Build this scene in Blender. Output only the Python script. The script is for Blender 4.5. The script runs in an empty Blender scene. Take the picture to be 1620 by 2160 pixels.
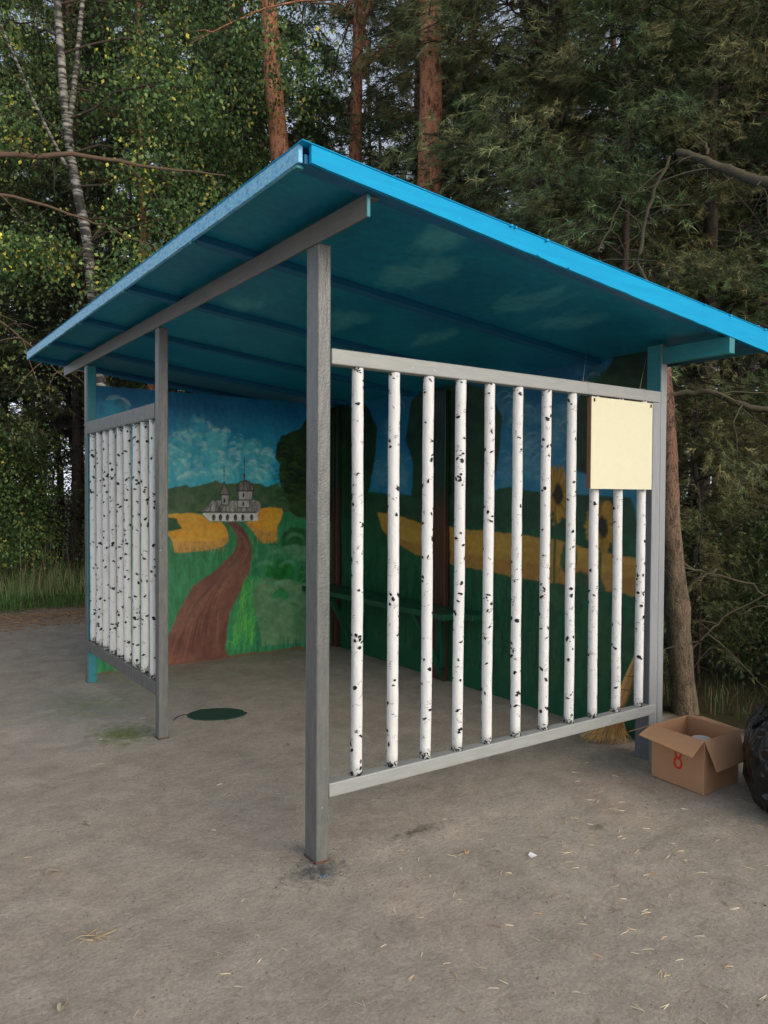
import bpy, math, random
import numpy as np
from mathutils import Vector, Matrix

# ------------------------------------------------------------------ camera, world, sun, exposure
scene = bpy.context.scene
COL = scene.collection
CAM = np.array([-1.6042, -2.7734, 1.55])
cam_d = bpy.data.cameras.new('camera'); cam = bpy.data.objects.new('camera', cam_d); COL.objects.link(cam)
Rr = Vector((0.819356, -0.573257, 0.005724)); Rd = Vector((-0.008358, -0.021927, -0.999725)); Rf = Vector((0.573225, 0.819082, -0.022757))
M = Matrix.Identity(4)
for i in range(3):
    M[i][0] = Rr[i]; M[i][1] = -Rd[i]; M[i][2] = -Rf[i]; M[i][3] = CAM[i]
cam.matrix_world = M
cam_d.sensor_fit = 'VERTICAL'; cam_d.sensor_height = 36.0; cam_d.lens = 36 * 1622.7 / 2160
cam_d.clip_start = 0.05; cam_d.clip_end = 1500
scene.camera = cam

SUN_EL, SUN_AZ = math.radians(16), math.radians(169)       # azimuth clockwise from +Y: light comes from behind the camera
w = bpy.data.worlds.new('World'); scene.world = w; w.use_nodes = True
nt = w.node_tree; nt.nodes.clear()
sky = nt.nodes.new('ShaderNodeTexSky'); sky.sky_type = 'NISHITA'; sky.sun_disc = False
sky.sun_elevation = SUN_EL; sky.sun_rotation = SUN_AZ; sky.air_density = 1.0; sky.dust_density = 6.0; sky.ozone_density = 1.0
bg = nt.nodes.new('ShaderNodeBackground'); bg.inputs['Strength'].default_value = 0.15
wo = nt.nodes.new('ShaderNodeOutputWorld')
tcw = nt.nodes.new('ShaderNodeTexCoord'); sxw = nt.nodes.new('ShaderNodeSeparateXYZ'); nt.links.new(tcw.outputs['Generated'], sxw.inputs[0])
mrw = nt.nodes.new('ShaderNodeMapRange'); mrw.interpolation_type = 'SMOOTHSTEP'      # pale evening cloud low in the sky
mrw.inputs['From Min'].default_value = 0.02; mrw.inputs['From Max'].default_value = 0.75; mrw.inputs['To Min'].default_value = 0.9; mrw.inputs['To Max'].default_value = 0.15
nt.links.new(sxw.outputs[2], mrw.inputs[0])
mxw = nt.nodes.new('ShaderNodeMix'); mxw.data_type = 'RGBA'; mxw.inputs['B'].default_value = (4.7, 5.0, 5.5, 1)
# low cloud dimmed a little towards -X, added to darken faces turned that way
mrx = nt.nodes.new('ShaderNodeMapRange'); mrx.interpolation_type = 'SMOOTHSTEP'; mrx.inputs['From Min'].default_value = -0.95; mrx.inputs['From Max'].default_value = 0.1; mrx.inputs['To Min'].default_value = 0.95; mrx.inputs['To Max'].default_value = 1.0
nt.links.new(sxw.outputs[0], mrx.inputs[0]); vmx = nt.nodes.new('ShaderNodeVectorMath'); vmx.operation = 'SCALE'; vmx.inputs[0].default_value = (5.7, 6.15, 6.9)
nt.links.new(mrx.outputs[0], vmx.inputs['Scale']); nt.links.new(vmx.outputs[0], mxw.inputs['B'])
nt.links.new(mrw.outputs[0], mxw.inputs['Factor']); nt.links.new(sky.outputs[0], mxw.inputs['A']); nt.links.new(mxw.outputs['Result'], bg.inputs[0]); nt.links.new(bg.outputs[0], wo.inputs[0])
sun_d = bpy.data.lights.new('sun', 'SUN'); sun_d.energy = 1.6; sun_d.angle = math.radians(50); sun_d.color = (1.0, 0.965, 0.92)
sun = bpy.data.objects.new('sun', sun_d); COL.objects.link(sun)
to_sun = Vector((math.sin(SUN_AZ) * math.cos(SUN_EL), math.cos(SUN_AZ) * math.cos(SUN_EL), math.sin(SUN_EL)))
sun.rotation_euler = to_sun.to_track_quat('Z', 'Y').to_euler()
scene.view_settings.view_transform = 'Standard'; scene.view_settings.look = 'None'
scene.view_settings.exposure = 0.22; scene.view_settings.gamma = 1.0; scene.view_settings.use_curve_mapping = False

# ------------------------------------------------------------------ helpers
def link(o, parent=None):
    COL.objects.link(o)
    if parent is not None: o.parent = parent
    return o
def tag(o, label=None, cat=None, group=None, kind=None):
    if label: o['label'] = label
    if cat: o['category'] = cat
    if group: o['group'] = group
    if kind: o['kind'] = kind
    return o
def empty(name, loc=(0, 0, 0), rz=0.0):
    o = bpy.data.objects.new(name, None); link(o); o.location = loc; o.rotation_euler = (0, 0, rz); o.empty_display_size = 0.1
    return o
def npmesh(name, V, F, mats, parent=None, smooth=False, midx=None, col=None, loc=None):
    """V (n,3), F list of index arrays or one (m,k) array"""
    me = bpy.data.meshes.new(name)
    V = np.asarray(V, dtype=np.float32)
    if isinstance(F, np.ndarray): F = [F]
    F = [np.asarray(f, dtype=np.int32) for f in F if len(f)]
    me.vertices.add(len(V)); me.vertices.foreach_set('co', V.ravel())
    loops = np.concatenate([f.ravel() for f in F]); tot = np.concatenate([np.full(len(f), f.shape[1], dtype=np.int32) for f in F])
    st = np.concatenate([[0], np.cumsum(tot)[:-1]]).astype(np.int32)
    me.loops.add(len(loops)); me.loops.foreach_set('vertex_index', loops)
    me.polygons.add(len(tot)); me.polygons.foreach_set('loop_start', st); me.polygons.foreach_set('loop_total', tot)
    if midx is not None: me.polygons.foreach_set('material_index', np.asarray(midx, dtype=np.int32))
    me.polygons.foreach_set('use_smooth', np.full(len(tot), bool(smooth)))
    for m in (mats if isinstance(mats, (list, tuple)) else [mats]): me.materials.append(m)
    if col is not None:
        a = me.color_attributes.new('Col', 'FLOAT_COLOR', 'POINT')
        c = np.ones((len(V), 4), dtype=np.float32); c[:, :3] = col
        a.data.foreach_set('color', c.ravel())
    me.update(calc_edges=True)
    o = bpy.data.objects.new(name, me); link(o, parent)
    if loc is not None: o.location = loc
    return o
class MB:
    """collects simple shapes for ONE mesh"""
    def __init__(s): s.v = []; s.f = []; s.m = []
    def add(s, v, f, mi=0):
        n = len(s.v); s.v += [tuple(map(float, p)) for p in v]; s.f += [[i + n for i in q] for q in f]; s.m += [mi] * len(f)
    def box(s, a, b, mi=0):
        (x0, y0, z0), (x1, y1, z1) = a, b
        s.add([(x0,y0,z0),(x1,y0,z0),(x1,y1,z0),(x0,y1,z0),(x0,y0,z1),(x1,y0,z1),(x1,y1,z1),(x0,y1,z1)],
              [(0,3,2,1),(4,5,6,7),(0,1,5,4),(1,2,6,5),(2,3,7,6),(3,0,4,7)], mi)
    def hexa(s, p, mi=0):
        s.add(p, [(0,3,2,1),(4,5,6,7),(0,1,5,4),(1,2,6,5),(2,3,7,6),(3,0,4,7)], mi)
    def tube(s, pts, rad, n=8, mi=0, cap=True):
        V, F = tube_np(np.array(pts, float), np.array(rad, float), n)
        s.add(V, F.tolist(), mi)
        if cap:
            k = len(s.v) - len(V); s.f.append([k + i for i in range(n)][::-1]); s.m.append(mi)
            s.f.append([len(s.v) - n + i for i in range(n)]); s.m.append(mi)
    def build(s, name, mats, parent=None, smooth=False, bevel=0.0, seg=2, loc=None):
        me = bpy.data.meshes.new(name); me.from_pydata(s.v, [], s.f); me.update()
        for m in (mats if isinstance(mats, (list, tuple)) else [mats]): me.materials.append(m)
        me.polygons.foreach_set('material_index', s.m); me.polygons.foreach_set('use_smooth', [smooth] * len(s.f))
        o = bpy.data.objects.new(name, me); link(o, parent)
        if loc is not None: o.location = loc
        if bevel:
            b = o.modifiers.new('bevel', 'BEVEL'); b.width = bevel; b.segments = seg; b.limit_method = 'ANGLE'; b.angle_limit = math.radians(40)
        return o
def tube_np(P, r, n=6):
    k = len(P); T = np.gradient(P, axis=0); T /= np.linalg.norm(T, axis=1)[:, None] + 1e-9
    ref = np.array([0, 0, 1.0]) if abs(T[0, 2]) < 0.9 else np.array([1.0, 0, 0])
    A = np.cross(T, ref); A /= np.linalg.norm(A, axis=1)[:, None] + 1e-9; B = np.cross(T, A)
    a = np.linspace(0, 2 * np.pi, n, endpoint=False)
    r = np.broadcast_to(r, (k,))
    V = P[:, None, :] + r[:, None, None] * (np.cos(a)[None, :, None] * A[:, None, :] + np.sin(a)[None, :, None] * B[:, None, :])
    V = V.reshape(-1, 3); i = np.arange(k - 1)[:, None] * n; j = np.arange(n)[None, :]; j2 = (j + 1) % n
    F = np.stack([i + j, i + j2, i + n + j2, i + n + j], -1).reshape(-1, 4)
    return V, F
class NP:
    """collects numpy chunks (quads / tris) with a colour per vertex"""
    def __init__(s): s.V = []; s.Q = []; s.T = []; s.C = []; s.n = 0
    def add(s, V, F, c=(1, 1, 1)):
        V = np.asarray(V, float); F = np.asarray(F)
        (s.Q if F.shape[1] == 4 else s.T).append(F + s.n)
        s.V.append(V); s.C.append(np.broadcast_to(np.asarray(c, float), (len(V), 3))); s.n += len(V)
    def build(s, name, mat, parent=None, smooth=False, loc=None, col=True):
        F = []
        if s.Q: F.append(np.concatenate(s.Q))
        if s.T: F.append(np.concatenate(s.T))
        return npmesh(name, np.concatenate(s.V), F, mat, parent, smooth, col=np.concatenate(s.C) if col else None, loc=loc)
def hsh(i, j, k=0):
    x = np.sin(i * 127.1 + j * 311.7 + k * 74.7) * 43758.5453
    return x - np.floor(x)
def vnoise(x, y, seed=0):
    xi = np.floor(x); yi = np.floor(y); fx = x - xi; fy = y - yi
    fx = fx * fx * (3 - 2 * fx); fy = fy * fy * (3 - 2 * fy)
    a = hsh(xi, yi, seed); b = hsh(xi + 1, yi, seed); c = hsh(xi, yi + 1, seed); d = hsh(xi + 1, yi + 1, seed)
    return (a * (1 - fx) + b * fx) * (1 - fy) + (c * (1 - fx) + d * fx) * fy - 0.5
def fnoise(x, y, seed=0, o=3):
    return sum(vnoise(x * 2 ** k, y * 2 ** k, seed + k) / 2 ** k for k in range(o))

# ------------------------------------------------------------------ materials
def newmat(name):
    m = bpy.data.materials.new(name); m.use_nodes = True; t = m.node_tree
    return m, t, t.nodes['Principled BSDF']
def N(t, kind, **kw):
    n = t.nodes.new(kind)
    for k, v in kw.items():
        if k in n.inputs: n.inputs[k].default_value = v
        else: setattr(n, k, v)
    return n
def coords(t, scale=(1, 1, 1), kind='Object'):
    tc = t.nodes.new('ShaderNodeTexCoord'); mp = t.nodes.new('ShaderNodeMapping'); mp.inputs['Scale'].default_value = scale
    t.links.new(tc.outputs[kind], mp.inputs['Vector']); return mp.outputs[0]
def ramp(t, src, stops, interp='LINEAR'):
    r = t.nodes.new('ShaderNodeValToRGB'); r.color_ramp.interpolation = interp
    e = r.color_ramp.elements
    while len(e) < len(stops): e.new(0.5)
    for k, (p, c) in enumerate(stops):
        e[k].position = p; e[k].color = (*c, 1) if len(c) == 3 else c
    t.links.new(src, r.inputs[0]); return r.outputs[0]
def mix(t, fac, a, b, mode='MIX'):
    m = t.nodes.new('ShaderNodeMix'); m.data_type = 'RGBA'; m.blend_type = mode
    for s, v in ((m.inputs['Factor'], fac), (m.inputs['A'], a), (m.inputs['B'], b)):
        if hasattr(v, 'is_output'): t.links.new(v, s)
        elif isinstance(v, (int, float)): s.default_value = v
        else: s.default_value = (*v, 1)
    return m.outputs['Result']
def bump(t, bsdf, h, strength=0.3, dist=0.01, prev=None):
    b = t.nodes.new('ShaderNodeBump'); b.inputs['Strength'].default_value = strength; b.inputs['Distance'].default_value = dist
    t.links.new(h, b.inputs['Height'])
    if prev is not None: t.links.new(prev, b.inputs['Normal'])
    t.links.new(b.outputs[0], bsdf.inputs['Normal']); return b.outputs[0]
def noise(t, vec, scale, detail=4, rough=0.55, dist=0.0):
    n = t.nodes.new('ShaderNodeTexNoise'); n.inputs['Scale'].default_value = scale; n.inputs['Detail'].default_value = detail
    n.inputs['Roughness'].default_value = rough; n.inputs['Distortion'].default_value = dist
    t.links.new(vec, n.inputs['Vector']); return n.outputs['Fac']

def paint(name, c, c2=None, rough=0.45, streak=(60, 60, 6), bstr=0.35, chip=None, var=0.5):
    """brushed paint: two close tones in streaks, bumpy runs, optional chips"""
    m, t, b = newmat(name); v = coords(t, streak); v2 = coords(t)
    c2 = c2 or tuple(x * 0.72 for x in c)
    n1 = noise(t, v, 1.0, 4); n2 = noise(t, v2, 7.0, 5, 0.65)
    base = mix(t, ramp(t, n1, [(0.35, (0,0,0)), (0.7, (1,1,1))]), c2, c)
    base = mix(t, var * 0.5, base, mix(t, n2, tuple(x * 0.62 for x in c), tuple(min(1, x * 1.3) for x in c)))
    if chip:
        ch = ramp(t, noise(t, v2, 55.0, 3, 0.6), [(0.70, (0,0,0)), (0.735, (1,1,1))])
        base = mix(t, ch, base, chip)
    t.links.new(base, b.inputs['Base Color']); b.inputs['Roughness'].default_value = rough
    n3 = noise(t, v2, 90.0, 3, 0.6); nb = bump(t, b, n1, bstr, 0.004); bump(t, b, n3, bstr * 0.8, 0.003, nb)
    return m
GREY_RAIL = paint('grey_rail_paint', (0.36, 0.37, 0.355), (0.30, 0.315, 0.30), 0.4, (8, 8, 60), 0.3, (0.62, 0.64, 0.6), 0.3)
GREY_POST = paint('grey_post_paint', (0.175, 0.18, 0.168), (0.10, 0.107, 0.108), 0.26, (38, 38, 9), 1.0, (0.36, 0.37, 0.35), 0.8)
GREY_POST_LIGHT = paint('light_grey_post_paint', (0.31, 0.325, 0.335), (0.26, 0.275, 0.29), 0.38, (45, 45, 5), 0.5, (0.55, 0.56, 0.56), 0.4)
GREY_BEAM = paint('grey_beam_paint', (0.185, 0.17, 0.155), (0.14, 0.13, 0.122), 0.42, (40, 5, 40), 0.4, None, 0.5)
TEAL = paint('teal_paint', (0.022, 0.24, 0.28), (0.015, 0.17, 0.21), 0.4, (30, 6, 30), 0.5, (0.12, 0.45, 0.48), 0.7)
CYAN = paint('cyan_fascia_paint', (0.0, 0.39, 0.71), (0.0, 0.32, 0.63), 0.55, (4, 60, 60), 0.25, (0.0, 0.46, 0.75), 0.35)
CYAN.node_tree.nodes['Principled BSDF'].inputs['Specular IOR Level'].default_value = 0.15
def mottled():
    m, t, b = newmat('mottled_light_blue_paint'); v = coords(t, (1, 1, 1.0))
    n = noise(t, coords(t, (60, 26, 60)), 1.3, 4, 0.6, 0.6)
    c = ramp(t, n, [(0.36, (0.06, 0.34, 0.68)), (0.47, (0.15, 0.52, 0.80)), (0.62, (0.28, 0.66, 0.86))])
    t.links.new(c, b.inputs['Base Color']); b.inputs['Roughness'].default_value = 0.4
    bump(t, b, n, 0.4, 0.003); return m
LIGHTBLUE = mottled()
WHITE = paint('white_pole_paint', (0.80, 0.81, 0.80), (0.72, 0.725, 0.715), 0.55, (30, 30, 14), 0.9, None, 0.06)
def flat(name, c, rough=0.6, spec=0.3):
    m, t, b = newmat(name); b.inputs['Roughness'].default_value = rough; b.inputs['Specular IOR Level'].default_value = spec
    n = noise(t, coords(t), 60, 3)
    t.links.new(mix(t, n, tuple(x * 0.75 for x in c), tuple(min(1, x * 1.2) for x in c)), b.inputs['Base Color']); return m
BLACKMARK = flat('black_mark_paint', (0.012, 0.011, 0.010), 0.45)
FAINTMARK = flat('faint_grey_mark_paint', (0.42, 0.38, 0.36), 0.6)
DKGREEN = paint('dark_green_bench_paint', (0.010, 0.085, 0.045), (0.006, 0.06, 0.032), 0.35, (40, 5, 40), 0.5, (0.03, 0.14, 0.08), 0.5)
RUST = flat('rusty_foot', (0.12, 0.068, 0.05), 0.9)
DARKTIN = flat('dark_roof_sheet', (0.05, 0.16, 0.2), 0.5)
def vcol(name, rough=0.5, bstr=0.3, bscale=(25, 25, 25), extra=0.25, spec=0.4, transl=0.0):
    m, t, b = newmat(name); a = t.nodes.new('ShaderNodeVertexColor'); a.layer_name = 'Col'
    n = noise(t, coords(t, bscale), 1.0, 5, 0.6)
    hv = t.nodes.new('ShaderNodeMapRange'); hv.inputs['From Min'].default_value = 0.3; hv.inputs['From Max'].default_value = 0.7
    hv.inputs['To Min'].default_value = 1 - extra; hv.inputs['To Max'].default_value = 1 + extra; t.links.new(n, hv.inputs[0])
    mu = t.nodes.new('ShaderNodeVectorMath'); mu.operation = 'MULTIPLY'
    t.links.new(a.outputs[0], mu.inputs[0]); t.links.new(hv.outputs[0], mu.inputs[1])
    t.links.new(mu.outputs[0], b.inputs['Base Color']); b.inputs['Roughness'].default_value = rough; b.inputs['Specular IOR Level'].default_value = spec
    if bstr: bump(t, b, n, bstr, 0.004)
    if transl:
        tr = t.nodes.new('ShaderNodeBsdfTranslucent'); t.links.new(mu.outputs[0], tr.inputs[0])
        ms = t.nodes.new('ShaderNodeMixShader'); ms.inputs[0].default_value = transl
        out = t.nodes['Material Output']; t.links.new(b.outputs[0], ms.inputs[1]); t.links.new(tr.outputs[0], ms.inputs[2]); t.links.new(ms.outputs[0], out.inputs[0])
    return m
MURAL = vcol('mural_paint', 0.38, 0.5, (22, 22, 22), 0.16)
NEEDLE = vcol('pine_needles', 0.65, 0, (3, 3, 3), 0.0, 0.25)
LEAF = vcol('leaves', 0.5, 0, (3, 3, 3), 0.0, 0.35, 0.3)
def barkmat(name, lo, hi, z0, z1, sc=22):
    m, t, b = newmat(name); v = coords(t)
    n = noise(t, coords(t, (1, 1, 0.35)), sc, 6, 0.65, 0.4)
    sx = t.nodes.new('ShaderNodeSeparateXYZ'); t.links.new(v, sx.inputs[0])
    mr = t.nodes.new('ShaderNodeMapRange'); mr.inputs['From Min'].default_value = z0; mr.inputs['From Max'].default_value = z1; t.links.new(sx.outputs[2], mr.inputs[0])
    n = mix(t, 0.45, n, noise(t, coords(t, (1, 1, 0.5)), sc * 0.35, 5, 0.7, 0.8))
    vo = t.nodes.new('ShaderNodeTexVoronoi'); vo.inputs['Scale'].default_value = sc * 1.6; vo.feature = 'DISTANCE_TO_EDGE'; wv = t.nodes.new('ShaderNodeVectorMath'); wv.operation = 'MULTIPLY_ADD'
    nw = t.nodes.new('ShaderNodeTexNoise'); nw.inputs['Scale'].default_value = 9; nw.inputs['Detail'].default_value = 5; t.links.new(v, nw.inputs['Vector']); t.links.new(nw.outputs['Color'], wv.inputs[0]); wv.inputs[1].default_value = (.12, .12, .12); t.links.new(coords(t, (1, 1, 0.4)), wv.inputs[2]); t.links.new(wv.outputs[0], vo.inputs['Vector'])
    crk = ramp(t, vo.outputs['Distance'], [(0.0, (0.35,) * 3), (0.16, (1, 1, 1))]); n = mix(t, 1.0, n, ramp(t, vo.outputs['Distance'], [(0.0, (0.80,) * 3), (0.12, (1, 1, 1))]), 'MULTIPLY')
    lowc = ramp(t, n, [(0.30, tuple(x * 0.22 for x in lo)), (0.52, lo), (0.7, tuple(x * 1.5 for x in lo))]); hic = ramp(t, n, [(0.40, tuple(x * 0.22 for x in hi)), (0.48, hi), (0.75, tuple(min(1, x * 1.35) for x in hi))])
    n2 = noise(t, v, 3.0, 3); f = mix(t, 0.35, mr.outputs[0], n2)
    t.links.new(mix(t, f, lowc, hic), b.inputs['Base Color']); b.inputs['Roughness'].default_value = 0.85
    bump(t, b, n, 1.0, 0.03); return m
BARK_PINE = barkmat('pine_bark', (0.14, 0.10, 0.07), (0.54, 0.225, 0.115), 1.5, 4.5)
BARK_DARK = barkmat('dark_pine_bark', (0.045, 0.036, 0.029), (0.10, 0.058, 0.038), 2.5, 9.0)
BARK_RIGHT = barkmat('young_pine_bark', (0.15, 0.12, 0.075), (0.24, 0.12, 0.075), 0.9, 1.9, 26)
TWIG = flat('dead_twig', (0.11, 0.09, 0.07), 0.85)
def birchbark():
    m, t, b = newmat('birch_bark'); n = noise(t, coords(t, (3, 3, 16)), 1.6, 4, 0.6, 0.3)
    c = ramp(t, n, [(0.47, (0.035, 0.03, 0.026)), (0.53, (0.20, 0.185, 0.165)), (0.66, (0.42, 0.40, 0.37))])
    t.links.new(c, b.inputs['Base Color']); b.inputs['Roughness'].default_value = 0.7; bump(t, b, n, 0.4, 0.01); return m
BIRCH = birchbark()

# mural outlines in metres on their wall (along the wall, height)
WL={'hill':[(0.033,1.558),(0.401,1.598),(0.78,1.596),(0.834,1.609),(0.93,1.63),(0.971,1.604),(1.112,1.639),(1.213,1.668),(1.285,1.649),(1.418,1.643),(1.509,1.665),(1.57,1.652),(1.662,1.646),(1.756,1.619),(1.851,1.649),(1.9,1.599),(1.965,1.469),(1.982,1.338),(0.033,1.347)],'fieldL':[(0.70,1.36),(0.84,1.367),(0.95,1.37),(1.07,1.355),(1.155,1.293),(1.271,1.284),(1.327,1.221),(1.345,1.137),(1.315,1.076),(1.242,1.037),(1.127,1.028),(0.93,1.015),(0.82,1.019),(0.806,1.099),(0.782,1.166),(0.70,1.16)],'fieldLb':[(0.806,1.119),(1.07,1.111),(1.242,1.113),(1.345,1.151),(1.342,1.11),(1.315,1.076),(1.242,1.037),(1.127,1.024),(0.93,1.012),(0.82,1.016)],'bushL':[(0.739,1.339),(0.84,1.324),(0.861,1.284),(0.899,1.227),(0.834,1.218),(0.779,1.21),(0.726,1.22)],'fieldR':[(1.647,1.399),(1.757,1.419),(1.9,1.411),(1.92,1.361),(1.885,1.282),(1.853,1.224),(1.85,1.109),(1.805,1.07),(1.695,1.078),(1.648,1.115),(1.601,1.187),(1.509,1.273),(1.648,1.299)],'fieldRb':[(1.509,1.273),(1.586,1.258),(1.663,1.2),(1.757,1.183),(1.853,1.188),(1.85,1.109),(1.805,1.067),(1.695,1.075),(1.648,1.112),(1.601,1.184)],'path':[(1.315,1.283),(1.389,1.22),(1.434,1.149),(1.431,1.065),(1.39,0.983),(1.286,0.891),(1.141,0.788),(1.013,0.714),(0.93,0.598),(0.861,0.483),(0.806,0.354),(0.738,0.201),(0.711,-0.087),(1.346,-0.059),(1.346,0.004),(1.316,0.084),(1.331,0.291),(1.36,0.428),(1.435,0.562),(1.495,0.698),(1.556,0.793),(1.579,0.919),(1.579,1.046),(1.548,1.146),(1.494,1.217),(1.419,1.282)],'tree':[(2.662,2.458),(2.277,2.416),(2.177,2.307),(2.11,2.201),(1.979,2.15),(1.898,2.117),(1.842,2.014),(1.835,1.9),(1.883,1.844),(1.867,1.728),(1.9,1.613),(1.965,1.542),(1.981,1.396),(2.064,1.323),(2.669,1.239)],'bush1':[(1.893,1.065),(1.917,1.165),(2.015,1.221),(2.147,1.204),(2.249,1.128),(2.249,0.979),(1.901,1.035)],'bush1l':[(1.902,0.978),(1.918,1.035),(2.015,1.053),(2.148,1.034),(2.318,0.976),(2.318,0.827),(2.065,0.883),(1.983,0.96)],'bush2':[(1.719,0.756),(1.774,0.853),(1.87,0.914),(1.983,0.887),(2.049,0.796),(2.049,0.708),(1.854,0.705)],'bush3':[(2.066,0.766),(2.132,0.836),(2.25,0.83),(2.319,0.722),(2.285,0.635),(2.066,0.678)],'bushg':[(1.595,0.593),(1.664,0.688),(1.79,0.752),(1.935,0.744),(2.033,0.68),(2.319,0.603),(2.322,0.048),(1.697,0.07),(1.65,0.333),(1.603,0.479)],'bush4':[(1.791,0.522),(1.822,0.591),(1.903,0.63),(1.984,0.58),(1.968,0.494),(1.871,0.538)],'bushd':[(1.751,0.41),(1.759,0.481),(1.855,0.474),(1.952,0.393),(2.034,0.445),(1.985,0.361),(1.903,0.354),(1.807,0.405)],'body':[(1.091,1.375),(1.647,1.377),(1.648,1.288),(1.155,1.293),(1.091,1.355)],'roof':[(1.191,1.486),(1.449,1.481),(1.601,1.491),(1.691,1.462),(1.663,1.377),(1.07,1.373)],'towL':[(1.271,1.538),(1.352,1.539),(1.341,1.442),(1.278,1.445)],'coneL':[(1.3,1.656),(1.359,1.539),(1.256,1.538)],'lowR':[(1.434,1.49),(1.562,1.491),(1.558,1.417),(1.437,1.418)],'drumR':[(1.441,1.574),(1.593,1.575),(1.585,1.491),(1.446,1.49)],'dome':[(1.426,1.578),(1.43,1.623),(1.463,1.662),(1.509,1.677),(1.562,1.663),(1.593,1.624),(1.604,1.579)],'arch':[(1.198,1.33),(1.264,1.33),(1.334,1.329),(1.414,1.328),(1.49,1.327),(1.581,1.328)],'ball':[(1.504,1.724),(1.3,1.656),(1.301,1.759),(1.504,1.854)],'sp':[(1.3,1.814),(1.3,1.656),(1.504,1.903),(1.504,1.672)],'win':[(1.303,1.486),(1.497,1.539),(1.494,1.453)],'clouds':[(0.93,2.097),(1.069,2.158),(1.183,2.083),(1.329,2.104),(1.448,2.026),(1.569,1.975),(1.756,1.897),(1.055,1.821),(1.055,1.713),(1.329,1.828),(1.569,1.807),(0.82,2.026),(0.875,1.736),(1.433,1.859),(0.93,1.924),(1.212,1.893),(0.834,1.868)]}
WB={'crown1':[(5.605,2.891),(4.044,2.59),(3.675,2.571),(3.365,2.372),(3.216,2.177),(3.246,1.924),(3.325,1.669),(3.389,1.484),(5.597,1.345)],'crown2':[(2.689,2.381),(2.523,2.465),(2.061,2.478),(1.69,2.375),(1.536,2.152),(1.545,1.976),(1.595,1.726),(1.68,1.562),(2.68,1.525),(2.655,1.833),(2.772,2.044)],'hillb':[(5.599,1.622),(3.357,1.577),(2.652,1.543),(2.099,1.577),(1.593,1.592),(1.446,1.613),(1.187,1.577),(1.019,1.591),(0.859,1.564),(0.346,1.54),(0.194,1.035),(5.595,0.881)],'field':[(3.208,1.385),(2.912,1.365),(2.565,1.306),(1.903,1.274),(1.38,1.259),(0.996,1.235),(0.819,1.211),(0.34,1.158),(0.196,1.144),(0.192,0.902),(0.457,0.922),(0.815,0.937),(1.178,0.929),(1.585,0.951),(1.946,0.966),(2.294,0.988),(2.562,1.018),(2.91,1.11),(3.127,1.215)],'fieldb':[(3.001,1.167),(2.563,1.112),(1.948,1.076),(1.377,1.056),(0.817,1.057),(0.194,1.023),(0.192,0.902),(0.457,0.922),(0.815,0.937),(1.178,0.929),(1.585,0.951),(1.946,0.966),(2.294,0.988),(2.562,1.018),(2.91,1.11)],'flower':[(0.982,1.563),(0.585,1.341)],'leaf':[(0.861,1.108),(0.747,0.931),(0.972,0.826),(0.615,0.918)],'treeR':[(0.154,2.508),(0.362,2.476),(0.482,2.461),(0.523,2.408),(0.595,2.366),(0.637,2.312),(0.757,2.264),(0.812,2.164),(0.832,1.998),(0.811,1.732),(0.704,1.685),(0.409,1.639),(0.033,1.674)],'cloudb':[(3.042,2.165),(2.978,1.878),(2.856,1.699),(3.163,1.703),(1.495,2.207),(1.392,2.14),(1.289,1.933),(1.097,1.923),(1.228,1.761),(1.468,1.723),(1.008,2.11),(0.953,1.997),(1.076,1.715),(0.842,1.644)],'sunleaf':[(0.739,1.036),(0.607,0.996)]}
WC={'c1':[(0.499,-0.015),(0.409,-0.149),(0.44,-0.254),(0.523,-0.309),(0.561,-0.203),(0.584,-0.045)],'c2':[(0.687,0.53),(0.551,0.277),(0.642,0.172),(0.62,0.034),(0.693,-0.048),(0.785,0.009),(0.845,0.132),(0.804,0.304),(0.814,0.436)],'c3':[(1.319,0.37),(1.214,0.185),(1.264,0.065),(1.306,-0.152),(1.383,-0.021),(1.405,0.134),(1.446,0.279)],'c4':[(1.738,0.415),(1.623,0.234),(1.698,0.096),(1.718,-0.065),(1.801,0.035),(1.854,0.231),(1.84,0.361)],'c5':[(1.507,1.352),(1.384,1.139),(1.442,0.973),(1.506,0.888),(1.545,1.05),(1.588,1.301)],'c6':[(1.003,1.558),(0.781,1.189),(0.832,1.008),(0.94,1.061),(1.022,1.357)],'c7':[(0.269,1.54),(0.314,1.373),(0.423,1.348),(0.41,1.581)]}
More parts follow.
